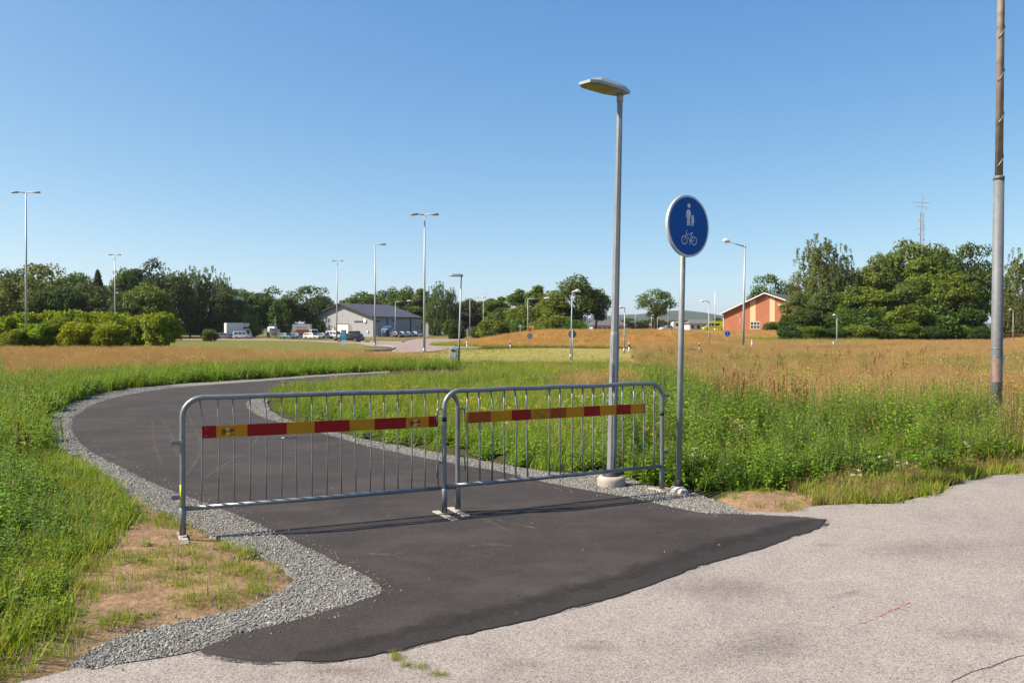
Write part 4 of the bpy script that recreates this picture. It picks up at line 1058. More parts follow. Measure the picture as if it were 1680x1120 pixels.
# ------------------------------------------------------------------ farther lamps
m_pole_far = paint('far_pole_steel', (.4,.42,.44), .5, .3, .1, 2)
m_headw = paint('lamp_head_white', (.75,.76,.76), .35, 0, .05, 4)
m_headd = paint('lamp_head_grey', (.3,.28,.2), .5, 0, .1, 4)
def base_at(px, Y): return (XatY(px, Y), Y, hz(XatY(px, Y), Y))
def mast(px, pyTop, Y, label, kind, r=.09, group=None, dx=0, arm=1.6, rise=0.0, z_extra=0):
    x, y, z = base_at(px, Y); h = ZatY(pyTop, Y)-z
    t = thing('street_lamp', label, 'street lamp', (x, y, z), 0, group)
    p = MB().tube([(0,0,-.1),(dx*.4*Y/F,0,h*.4),(dx*Y/F,0,h)], [r,r*.8,r*.45], 10).build('pole', m_pole_far, t, True); q = dx*Y/F
    MB().tube([(0,0,0),(0,0,.35)], [r*1.15,r*1.12], 10).build('pole_foot', m_pole_far, t, True)
    if kind == 'double':
        for s in (-1, 1):
            a = MB().tube([(q,0,h-.05),(q+s*arm*.5,0,h+.02),(q+s*arm*.6,0,h+.0)], [.05,.04,.04], 8).build('arm', m_pole_far, t, True)
            hd = MB().tube([(q+s*arm*.42,0,h+.02),(q+s*arm*.55,-.02,h+.03),(q+s*arm*.9,-.05,h-.02),(q+s*arm,-.05,h-.05)], [.05,.17,.19,.1], 10).build('lamp_head', m_headd, t, True)
            for v in hd.data.vertices: v.co.z = h+(v.co.z-h)*.55
    elif kind == 'single':
        s = 1 if arm > 0 else -1
        MB().tube([(q,0,h-.05),(q+arm*.45,0,h+.02)], [.05,.04], 8).build('arm', m_pole_far, t, True)
        hd = MB().tube([(q+arm*.35,0,h+.02),(q+arm*.5,0,h+.03),(q+arm*.9,0,h),(q+arm,0,h-.03)], [.05,.2,.22,.1], 10).build('lamp_head', m_headd, t, True)
        for v in hd.data.vertices: v.co.z = h+(v.co.z-h)*.55
    elif kind == 'arm':
        MB().tube([(q,0,h-.15),(q+arm,0,h-.15+rise)], [.05,.04], 8).build('arm', m_pole_far, t, True)
        hd = MB().tube([(q+arm*.93,0,h-.15+rise*.93),(q+arm*1.02,0,h-.13+rise),(q+arm*1.22,0,h-.1+rise*1.12),(q+arm*1.3,0,h-.16+rise*1.1)], [.06,.15,.18,.1], 10).build('lamp_head', m_headw, t, True)
        MB().tube([(q,0,h-.2),(q,0,h-.1)], r*.75, 10).build('arm_clamp', m_pole_far, t, True)
    elif kind == 'gooseneck':
        pts = [(q,0,h-.02)]+[(q+arm*.35*(1-math.cos(R(a))), 0, h+abs(arm)*.28*math.sin(R(a))) for a in (20,45,70,90)]+[(q+arm*.75,0,h+abs(arm)*.28)]
        MB().tube(pts, .04, 8).build('arm', m_pole_far, t, True)
        hd = MB().tube([(q+arm*.7,0,h+abs(arm)*.28),(q+arm*.8,0,h+abs(arm)*.3),(q+arm*1.2,0,h+abs(arm)*.26)], [.05,.1,.07], 8).build('lamp_head', m_headw, t, True)
    elif kind == 'flat':
        luminaire(t, (q, 0, h-.05), (arm, -.35 if abs(arm) < 2 else 0), .6, .27, .12)
    elif kind == 'short':
        MB().tube([(q,0,h-.02),(q+arm,0,h+.03)], [.045,.035], 8).build('arm', m_headw, t, True)
        hd = MB().tube([(q+arm*.6,0,h+.02),(q+arm,0,h+.05),(q+arm*1.8,0,h-.01)], [.05,.1,.05], 8).build('lamp_head', m_headw, t, True)
    return t
gM = 'tall lighting masts round the road junction'
mast(43, 316, 85, 'tall mast with two lamp heads in front of the yellow-green bushes', 'double', .13, gM, 1, 1.45)
mast(189, 418, 150, 'tall mast with two lamp heads rising behind the yellow-green bushes', 'double', .14, gM, 0, 1.1)
mast(552, 428, 168, 'slim mast with two lamp heads before the open hall door', 'double', .15, gM, 2, 1.1)
mast(615, 401, 104, 'tall mast with one lamp head at the tip of the mown lawn', 'single', .13, gM, 1, 1.3)
mast(696, 352, 70, 'tall mast with two lamp heads on the near edge of the junction', 'double', .11, gM, 1, 1.15)
lb = mast(752, 452, 39, 'low path lamp with a litter bin strapped to it', 'flat', .055, None, 5, -1)
# litter bin on it, a thing of its own
bx, by, bz0 = base_at(752, 39)
bn = thing('litter_bin', 'pale rounded litter bin hung on the low path lamp', 'bin', (bx-.21, by-.03, bz0+.42), 0)
m_bin = paint('bin_plastic', (.55,.62,.58), .45, 0, .1, 6)
prof = [(-.19,0),(.13,0),(.15,.42)]+[(.15-.16*(1-math.cos(R(a))), .42+.18*math.sin(R(a))) for a in (25,50,75,90)]+[(-.05,.6),(-.13,.55),(-.18,.46)]
o = MB().prism(prof, -.16, .16).build('body', m_bin, bn); bevel(o, .02, 2)
MB().box(-.1,.08,-.172,-.158,.36,.44).build('slot', m_dark, bn); MB().box(.135,.19,-.05,.05,.1,.16).build('bracket', m_galv, bn)
mast(936, 478, 51, 'slim grey lamp post beside the round sign seen from behind', 'short', .05, None, 3, .28)
mast(1024, 505, 60, 'short grey lamp post with a head turned towards the near lamp', 'short', .06, None, 1, -.3)
mast(1163, 497, 76, 'gooseneck lamp in front of the ambulance', 'gooseneck', .06, None, 0, -.62)
mast(1219, 402, 69, 'grey lamp with a long raised arm in front of the brick house', 'arm', .11, None, 3, -1.35, .42)
mast(1373, 517, 91, 'low lamp with a white box at its foot by the big trees', 'short', .06, None, 0, -.25)
wb = thing('utility_box', 'small white box at the foot of the low lamp by the trees', 'box', (XatY(1371.5, 90.8)-.12, 90.8, hz(XatY(1371.5, 90.8), 90.8)), 0)
o = MB().box(-.18,.18,-.12,.12,0,.62).build('case', m_headw, wb); bevel(o, .02); MB().box(-.2,.2,-.14,.14,.62,.66).build('lid', m_headw, wb); MB().box(-.15,.15,-.128,-.1215,.06,.56).build('door', m_signrim, wb)
mast(1662, 508, 130, 'low path lamp beyond the tall grey pole under the birches', 'short', .07, None, 0, -.35)
gF = 'long-armed road lamps far along the road'
mast(648, 494, 205, 'long-armed road lamp before the hall side wall', 'arm', .12, gF, 1, 2.9, .2)
mast(771, 488, 225, 'long-armed road lamp at the end of the road, arm reaching to its taller neighbour', 'arm', .13, gF, 0, 3.2, .2)
mast(793, 480, 232, 'tallest road lamp at the end of the road before the dark trees', 'short', .13, gF, 0, .6)
mast(866, 489, 165, 'long-armed road lamp standing behind the mound before the bushes', 'arm', .11, gF, 0, 3.3, .12)
mast(1042, 516, 190, 'low lamp behind the mound left of the isolated oak', 'short', .09, gF, 0, .3)
mast(1069, 517, 190, 'low lamp next to the yellow notice', 'short', .09, gF, 0, .3)
mast(1078.5, 521, 215, 'low lamp under the crown of the isolated oak', 'short', .09, gF, 0, .3)
mast(1096, 502, 220, 'lamp behind the white parked car', 'short', .1, gF, 0, .3)
mast(1214, 518, 190, 'low lamp before the brick gable', 'short', .08, gF, 0, -.3)

# ------------------------------------------------------------------ farther signs and posts
m_orange = paint('sign_orange', (.55,.09,.01), .45, 0, .1, 3)
m_amber = paint('sign_amber', (.85,.35,.01), .45, 0, .1, 3)
m_yellow = paint('sign_yellow', (.8,.55,.01), .45, 0, .1, 3)
m_green = paint('sign_green', (.03,.45,.17), .45, 0, .1, 3)
def post_sign(name, px, Y, label, parts, hpx, r=.03, group=None, rot=0):
    x, y, z = base_at(px, Y); h = ZatY(hpx, Y)-z
    t = thing(name, label, 'road sign', (x, y, z), rot, group)
    MB().tube([(0,0,-.1),(0,0,h)], r, 10).build('post', m_pole_far, t, True)
    return t, h, z
t, h, z = post_sign('roundabout_sign', 869, 76, 'blue round arrow sign under an inverted triangle on one post', 0, 535)
zz = ZatY(551, 76)-z; mb = MB(); disc(mb, 0, zz, .25, -.06, -.035); pl = mb.build('blue_plate', m_signwhite, t)
mb = MB(); disc(mb, 0, zz, .23, -.064, -.0605); mb.build('blue_face', m_blue, pl)
mb = MB()
for k in range(3):
    a = R(90+120*k); c_, s_ = math.cos(a), math.sin(a)
    for q in range(4):
        a0 = a+R(20*q); a1 = a+R(20*(q+1)); strip(mb, (.11*math.cos(a0), zz+.11*math.sin(a0)), (.11*math.cos(a1), zz+.11*math.sin(a1)), .04, -.068)
    e = a+R(95); mb.add([(.06*math.cos(a+R(78)), -.068, zz+.06*math.sin(a+R(78))), (.165*math.cos(a+R(78)), -.068, zz+.165*math.sin(a+R(78))), (.115*math.cos(e+R(10)), -.068, zz+.115*math.sin(e+R(10)))], [(0,1,2)])
mb.build('arrows', m_signwhite, pl)
zt = ZatY(537, 76)-z
mb = MB(); mb.prism([(-.27,zt),(.27,zt),(.03,zt-.46),(-.03,zt-.46)], -.06, -.04); yp = mb.build('yield_plate', m_orange, t)
mb = MB(); mb.prism([(-.16,zt-.07),(.16,zt-.07),(0,zt-.34)], -.064, -.0605); mb.build('yield_face', paint('yield_centre', (.5,.13,.012), .5), yp)
mb = MB(); disc(mb, .25, zt+.06, .13, -.09, -.065); mb.build('amber_disc', m_amber, t)
MB().tube([(0,0,zt+.02),(.25,-.05,zt+.06)], .015, 8).build('stay', m_pole_far, t, True)
t, h, z = post_sign('round_sign', 939, 50, 'round road sign seen from its grey back before the mound', 0, 541)
zz = ZatY(548, 50)-z; mb = MB(); disc(mb, 0, zz, .235, .035, .05); pl = mb.build('plate', m_signback, t)
for q in (-.09, .09): MB().box(-.12,.12,.015,.034,zz+q-.012,zz+q+.012).build('clamp', m_pole_far, pl)
t, h, z = post_sign('shared_path_sign', 1193, 76, 'small bright blue pedestrian and bicycle sign before the brick house', 0, 541, .03)
zz = ZatY(547, 76)-z; mb = MB(); disc(mb, 0, zz, .27, -.06, -.035); pl = mb.build('plate', m_signwhite, t)
mb = MB(); disc(mb, 0, zz, .25, -.064, -.0605); mb.build('blue_face', m_blue2, pl)
mb = MB(); mb.prism(person_shape(0, zz+.01, .16), -.068, -.067); disc(mb, 0, zz+.175, .02, -.068, -.067, 0, 12); mb.build('adult_symbol', m_signwhite, pl)
mb = MB(); annulus(mb, -.06, zz-.1, .028, .04, -.068, 16); annulus(mb, .06, zz-.1, .028, .04, -.068, 16); strip(mb, (-.06,zz-.1), (.03,zz-.05), .012, -.068); strip(mb, (.06,zz-.1), (-.02,zz-.05), .012, -.068); mb.build('bicycle_symbol', m_signwhite, pl)
t, h, z = post_sign('round_sign', 726, 215, 'pale round sign on a post beside the far end of the road', 0, 542, .04)
zz = ZatY(545.5, 215)-z; mb = MB(); disc(mb, 0, zz, .42, -.08, -.045); mb.build('plate', m_signwhite, t)
t, h, z = post_sign('arrow_sign', 853.5, 150, 'small pale blue arrow sign at the back of the mound', 0, 533, .04)
zz = ZatY(535, 150)-z; mb = MB(); disc(mb, 0, zz, .28, -.08, -.045); mb.build('plate', paint('pale_blue', (.35,.45,.62), .5), t)
t = thing('notice_board', 'small yellow notice on two posts beside the isolated oak', 'sign', (XatY(1067,200), 200, hz(XatY(1067,200),200)), 0)
zz = ZatY(532, 200)-t.location.z
MB().box(-.3,.3,-.03,0,zz-.35,zz+.3).build('panel', m_yellow, t)
for s in (-.25,.25): MB().box(s-.03,s+.03,.0005,.06,-.1,zz+.2).build('post', m_pole_far, t)
# information totem by the lawn
t = thing('information_sign', 'narrow blue, green and white information sign on the lawn', 'sign', (XatY(564,79), 79, hz(XatY(564,79),79)), 0)
z0 = t.location.z
for s in (-.17,.17): MB().box(s-.025,s+.025,-.02,.02,-.1,ZatY(541,79)-z0).build('post', m_pole_far, t)
for (a, b_, m_, nm) in ((541.5,548.5,m_blue2,'blue_panel'),(548.8,557.5,paint('sky_panel',(.02,.28,.6),.45),'green_panel'),(557.8,566,m_signwhite,'white_panel')):
    pn = MB().box(-.23,.23,-.055,-.0205,ZatY(b_,79)-z0,ZatY(a,79)-z0).build(nm, m_, t)
    if nm == 'green_panel':
        mb = MB(); zc2 = ZatY(553,79)-z0; disc(mb, -.03, zc2, .14, -.06, -.0555, 0, 20); mb.build('green_spot', m_green, pn)
    elif nm == 'blue_panel':
        mb = MB()
        for q in range(3): mb.box(-.13+q*.09,-.08+q*.09,-.06,-.0555,ZatY(546.5,79)-z0,ZatY(543.5,79)-z0)
        mb.build('lettering', m_signwhite, pn)
# blue direction board before the hall
t = thing('direction_sign', 'blue direction board with small panels on two tall posts', 'sign', (XatY(635.5,160), 160, hz(XatY(635.5,160),160)), 0); z0 = t.location.z
for s in (-1.02,1.02): MB().box(s-.05,s+.05,-.04,.04,-.1,ZatY(532.5,160)-z0).build('post', m_pole_far, t)
bd = MB().box(-1.12,1.12,-.08,-.0405,ZatY(537.8,160)-z0,ZatY(533,160)-z0).build('blue_board', m_blue2, t)
mb = MB()
for q in range(9): mb.box(-.75+q*.17,-.64+q*.17,-.084,-.0805,ZatY(536.2,160)-z0,ZatY(534.8,160)-z0)
mb.build('lettering', m_signwhite, bd)
for (a, b_) in ((538.2,540.8),(541.2,545)): MB().box(-1.1,-.35 if a > 540 else .1,-.08,-.0405,ZatY(b_,160)-z0,ZatY(a,160)-z0).build('white_panel', m_signwhite, t)
MB().box(-.95,-.55,-.084,-.0805,ZatY(544.3,160)-z0,ZatY(541.8,160)-z0).build('blue_symbol', m_blue2, t)
# marker posts
def marker(px, pyTop, Y, label, black=True, r=.05):
    x, y, z = base_at(px, Y); h = max(.7, ZatY(pyTop, Y)-z)
    t = thing('marker_post', label, 'marker post', (x, y, z), 0, 'marker posts round the roundabout')
    MB().tube([(0,0,-.05),(0,0,h-.3)], r, 10).build('shaft', m_headw, t, True)
    MB().tube([(0,0,h-.299),(0,0,h-.1)], r*1.04, 10).build('band', m_dark if black else m_signrim, t, True)
    MB().tube([(0,0,h-.099),(0,0,h)], [r,r*.8], 10).build('cap', m_headw, t, True)
marker(766, 561, 84, 'white marker post at the bend of the ring road', False)
marker(837, 561, 77, 'white marker post with a dark band before the mound', True)
marker(1032, 570, 61, 'leaning white marker post with a black band near the short lamp', True, .06)
marker(1147, 570, 62, 'thin white marker post beside a bush in the dry meadow', True, .04)
marker(753, 568, 84, 'pale marker post half hidden behind the litter bin', False)
t = thing('bollard', 'short thick grey bollard in the dry meadow beside the long-armed lamp', 'bollard', (XatY(1234,72), 72, hz(XatY(1234,72),72)), 0)
MB().tube([(0,0,-.1),(0,0,.85)], .075, 12).build('shaft', m_pole_far, t, True); MB().tube([(0,0,.851),(0,0,.93),(0,0,.95)], [.085,.085,.05], 12).build('cap', m_signrim, t, True)
t = thing('marker_post', 'thin dark rod standing at the lawn tip beside the mast', 'marker post', (XatY(619,103), 103, hz(XatY(619,103),103)), 0)
MB().tube([(0,0,-.1),(0,0,1.2)], .03, 8).build('shaft', m_signback, t, True); MB().tube([(0,0,1.2),(0,0,1.32)], .035, 8).build('cap', m_signrim, t, True)
# flag pole
t = thing('flagpole', 'bare white flagpole left of the brick house', 'flagpole', (XatY(1173,215), 215, hz(XatY(1173,215),215)), 0)
h = ZatY(477,215)-t.location.z
MB().tube([(0,0,-.1),(0,0,h)], [.13,.06], 10).build('pole', m_headw, t, True); MB().lathe([(.05,h),(.12,h+.08),(.1,h+.16),(.02,h+.22)], 10).build('finial', m_headw, t, True)
MB().tube([(0,0,0),(0,0,.6)], .2, 10).build('foot', m_headw, t, True)
# ------------------------------------------------------------------ buildings
m_sheet = paint('hall_cladding', (.36,.375,.4), .6, .1, .04, .4)
m_roofd = paint('dark_roof_sheet', (.075,.075,.088), .55, 0, .08, .5)
m_trimd = paint('dark_trim', (.035,.037,.042), .6)
m_win = glass('window_glass', (.03,.04,.05), .06)
m_wht = paint('white_paint', (.72,.72,.7), .5, 0, .06, 2)
ROT = math.atan2(.8, .6)
def roof_slab(mb, y0, z0, y1, z1, x0, x1, th):
    """sloping slab between (y0,z0) and (y1,z1)"""
    vs = [(x0,y0,z0),(x1,y0,z0),(x1,y1,z1),(x0,y1,z1)]
    vs = [(a,b_,c-th) for a,b_,c in vs]+vs
    up = (y1 > y0)
    mb.add(vs, [(0,3,2,1),(4,5,6,7),(0,1,5,4),(1,2,6,5),(2,3,7,6),(3,0,4,7)] if up else [(0,1,2,3),(7,6,5,4),(4,5,1,0),(5,6,2,1),(6,7,3,2),(7,4,0,3)])
def gable_house(name, label, corner, Lx, Ly, ze, za, ya, ze2, mat, roofm, trim, over_x=.9, over_y=.5, cat='building', th=.25):
    t = thing(name, label, cat, corner, ROT)
    MB().prism([(0,0),(0,0)],0,0) if False else None
    # walls: gable polygon in local y,z pushed along x
    poly = [(0,-.5),(Ly,-.5),(Ly,ze2),(ya,za),(0,ze)]
    mb = MB(); n = len(poly)
    vs = [(0,p[0],p[1]) for p in poly]+[(Lx,p[0],p[1]) for p in poly]
    mb.add(vs, [tuple(range(n))[::-1], tuple(range(n, 2*n))]+[(i,(i+1)%n,(i+1)%n+n,i+n) for i in range(n)])
    w = mb.build('wall', mat, t)
    mb = MB(); s1 = (za-ze)/ya; s2 = (za-ze2)/(Ly-ya)
    roof_slab(mb, -over_y, ze-over_y*s1+th, ya, za+th, -over_x, Lx+.4, th*.9)
    r = mb.build('roof', roofm, t)
    mb = MB(); roof_slab(mb, Ly+over_y, ze2-over_y*s2+th, ya, za+th, -over_x, Lx+.4, th*.9); r2 = mb.build('roof', roofm, t)
    for (y0, z0) in ((-over_y, ze-over_y*s1), (Ly+over_y, ze2-over_y*s2)):
        mb = MB(); roof_slab(mb, y0, z0+th+.02, ya, za+th+.02, -over_x-.08, -over_x-.002, th*1.25); mb.build('verge_board', trim, r)
    MB().box(-over_x, Lx+.4, -over_y-.12, -over_y-.002, ze-over_y*s1-.02, ze-over_y*s1+.16).build('gutter', trim, r)
    return t, w
def yl_hall(px):    # local y along the gable of the hall for a photo column
    k = (px-840)/F; return (k*222.0-X0h)/(-.8-.6*k)
X0h = XatY(613, 222)
z0h = hz(X0h, 222)
hall, hw = gable_house('hall', 'long grey metal-clad hall with dark pitched roof behind the parked cars', (X0h, 222, z0h), 17.9, yl_hall(511), 5.2, 8.75, yl_hall(511)/2, 5.2, m_sheet, m_roofd, m_trimd, .95, .5)
def gpan(name, px0, px1, py0, py1, mat, th=.06, parent=hall, x=-.0005):
    ya, yb = sorted((yl_hall(px0), yl_hall(px1))); Y = 222+.6*(ya+yb)/2
    return MB().box(x-th, x, ya, yb, ZatY(py1, Y)-z0h, ZatY(py0, Y)-z0h).build(name, mat, parent)
gpan('door_frame', 552, 573, 531, 553.5, m_trimd, .05)
gpan('roller_door', 553, 572, 532.2, 553.4, m_wht, .09)
gpan('door_frame', 543.2, 550, 536.5, 553.5, m_trimd, .05)
d_ = gpan('door', 544, 549, 537.5, 553.4, paint('door_grey', (.5,.5,.52), .5), .09)
sgn = gpan('logo_sign', 523.5, 528, 530.5, 536.2, paint('logo_blue', (.12,.2,.5), .4), .25)
gpan('logo_face', 524.6, 526.9, 531.6, 535, m_wht, .04, sgn, -.2505)
gpan('orange_notice', 539.3, 541.3, 536.8, 541, m_orange, .05)
for k in range(7): gpan('sign_letter', 581.5+k*2.1, 583+k*2.1, 526.3, 528.9-(k % 2)*.6, m_trimd, .1)
ya = yl_hall(599.2); Y = 222+.6*ya
mb = MB(); zc2 = ZatY(526, Y)-z0h
n = 24; vs = [(-.25, ya+.55*math.cos(2*math.pi*k/n), zc2+.55*math.sin(2*math.pi*k/n)) for k in range(n)]+[(-.0005, ya+.55*math.cos(2*math.pi*k/n), zc2+.55*math.sin(2*math.pi*k/n)) for k in range(n)]
mb.add(vs, [tuple(range(n))[::-1]]+[(k,(k+1)%n,(k+1)%n+n,k+n) for k in range(n)]).build('round_logo', m_wht, hall)
gpan('vent', 560.2, 562.2, 516.5, 518.5, m_signrim, .08); gpan('wall_box', 602.8, 605, 542, 545.5, m_wht, .25)
gpan('corner_trim', 612.3, 613, 520, 553.5, m_trimd, .03)
def xs_hall(px): k = (px-840)/F; return (k*222.0-X0h)/(.6-.8*k)
def spanel(name, px0, px1, py0, py1, mat, th=.08):
    a, c = xs_hall(px0), xs_hall(px1); Y = 222+.8*(a+c)/2
    return MB().box(a, c, -th, -.0005, ZatY(py1, Y)-z0h, ZatY(py0, Y)-z0h).build(name, mat, hall)
for px in (635.2, 673.6): spanel('downpipe', px-.5, px+.5, 522.5, 552.5, m_trimd, .16)
spanel('wall_lamp', 617.5, 621.5, 525.5, 528, m_trimd, .3); spanel('wall_lamp', 645, 647, 524.5, 528, m_trimd, .3)
spanel('window', 684.5, 687.5, 534, 538, m_win, .03); spanel('door', 675.8, 678.5, 537, 552.5, paint('door_grey', (.5,.5,.52), .5), .05)
spanel('door', 634.4, 637.4, 541, 552.8, m_trimd, .04)
for k in range(1, 12): 
    y = k*yl_hall(511)/12; MB().box(-.012, -.0004, y-.02, y+.02, 0, 5.1).build('cladding_seam', paint('seam_grey', (.33,.34,.36), .6), hw)

# brick house
m_brick, nt, b = nodes('brick_wall')
bt = N(nt, 'ShaderNodeTexBrick'); bt.inputs['Scale'].default_value = 1.0; bt.inputs['Brick Width'].default_value = .25; bt.inputs['Row Height'].default_value = .075; bt.inputs['Mortar Size'].default_value = .008
bt.inputs['Color1'].default_value = (.48,.155,.065,1); bt.inputs['Color2'].default_value = (.41,.125,.055,1); bt.inputs['Mortar'].default_value = (.34,.2,.14,1)
oc = objcoord(nt); mp = N(nt, 'ShaderNodeMapping'); mp.inputs['Rotation'].default_value = (0, R(90), R(90)); nt.links.new(oc, mp.inputs[0]); nt.links.new(mp.outputs[0], bt.inputs[0])
nt.links.new(mixc(nt, 1.0, bt.outputs[0], ramp(nt, noise(nt, .5, 5, .6, oc), [(.3,(.88,.88,.88)),(.7,(1.08,1.05,1.03))]), 'MULTIPLY'), b.inputs['Base Color']); b.inputs['Roughness'].default_value = .9
m_cream = paint('cream_panel', (.62,.5,.3), .8, 0, .06, 1)
m_tile = paint('brown_roof_tile', (.09,.065,.06), .8, 0, .15, 3)
Yb, Lb = 206.0, 17.0
cxb = XatY(1186, Yb)+.8*Lb; cyb = Yb-.6*Lb; zb0 = hz(XatY(1186, Yb), Yb)
def yl_b(px): k = (px-840)/F; return (k*cyb-cxb)/(-.8-.6*k)
yapex = yl_b(1256)
bh, bw = gable_house('brick_house', 'red brick house with white verge and two cream panels', (cxb, cyb, zb0), 16, Lb, ZatY(497, cyb)-zb0, ZatY(481.5, cyb+.6*yapex)-zb0, yapex, ZatY(514.5, Yb)-zb0, m_brick, m_tile, m_wht, .8, .45, 'house', .22)
def bpan(name, px0, px1, py0, py1, mat, th=.03, parent=bh, x=-.0005):
    ya, yb = sorted((yl_b(px0), yl_b(px1))); Y = cyb+.6*(ya+yb)/2
    return MB().box(x-th, x, ya, yb, ZatY(py1, Y)-zb0, ZatY(py0, Y)-zb0).build(name, mat, parent)
bpan('cream_panel', 1230.5, 1239.5, 491, 527, m_cream, .02); bpan('cream_panel', 1262.5, 1271, 487.5, 527.5, m_cream, .02)
bpan('corner_post', 1186.2, 1187.2, 514, 542.5, m_wht, .04)
wd = bpan('window', 1230.8, 1247.2, 527.4, 539.4, m_wht, .05)
for i in range(3):
    for j in range(2): bpan('pane', 1231.6+i*5.2, 1236+i*5.2, 528.2+j*5.6, 532.9+j*5.6, m_win, .02, wd, -.0505)
vt = MB(); vt.prism([(0,0),(1.1,0),(.55,.5)], 0, .05); v_ = vt.build('vent', m_cream, bh); v_.matrix_local = Matrix.Translation((-.052, yl_b(1258)+.55, ZatY(490, 200)-zb0)) @ Matrix.Rotation(R(-90), 4, 'Z')
o = MB().box(3, 4.2, yl_b(1226), yl_b(1222), ZatY(495, 204)-zb0, ZatY(484, 204)-zb0).build('chimney', m_trimd, bh)
o = bpan('side_canopy', 1279, 1286, 499, 501, m_wht, 1.2)

def low_house(label, px0, px1, Y, pyBase, pyEave, pyRidge, wallm, nwin, roofm):
    x0, x1 = XatY(px0, Y), XatY(px1, Y); z = hz((x0+x1)/2, Y); L = x1-x0
    t = thing('low_house', label, 'house', ((x0+x1)/2, Y, z), 0)
    he, hr = ZatY(pyEave, Y)-z, ZatY(pyRidge, Y)-z
    MB().box(-L/2, L/2, 0, 9, -1, he).build('wall', wallm, t)
    mb = MB(); vs = [(-L/2-.5,-.6,he),(L/2+.5,-.6,he),(L/2+.5,9.6,he),(-L/2-.5,9.6,he),(-L/2+1.5,4.5,hr),(L/2-1.5,4.5,hr)]
    mb.add(vs, [(0,3,2,1),(0,1,5,4),(2,3,4,5),(1,2,5),(3,0,4)]).build('roof', roofm, t)
    for k in range(nwin):
        x = -L/2+L*(k+.5)/nwin; f = MB().box(x-.55, x+.55, -.06, -.0005, he-1.9, he-.5).build('window', m_wht, t)
        MB().box(x-.47, x+.47, -.075, -.0605, he-1.82, he-.58).build('pane', m_win, f)
    return t
low_house('low white house with dark roof beyond the mound, partly behind trees', 972, 1027, 260, 545, 533.5, 524.5, paint('grey_render', (.5,.52,.55), .8), 7, paint('grey_roof', (.11,.1,.105), .8))
low_house('low white bungalow with grey roof behind the ambulance', 1131, 1180, 300, 541, 530.5, 523.5, paint('white_render', (.62,.62,.6), .8), 5, paint('slate_roof', (.13,.13,.135), .8))

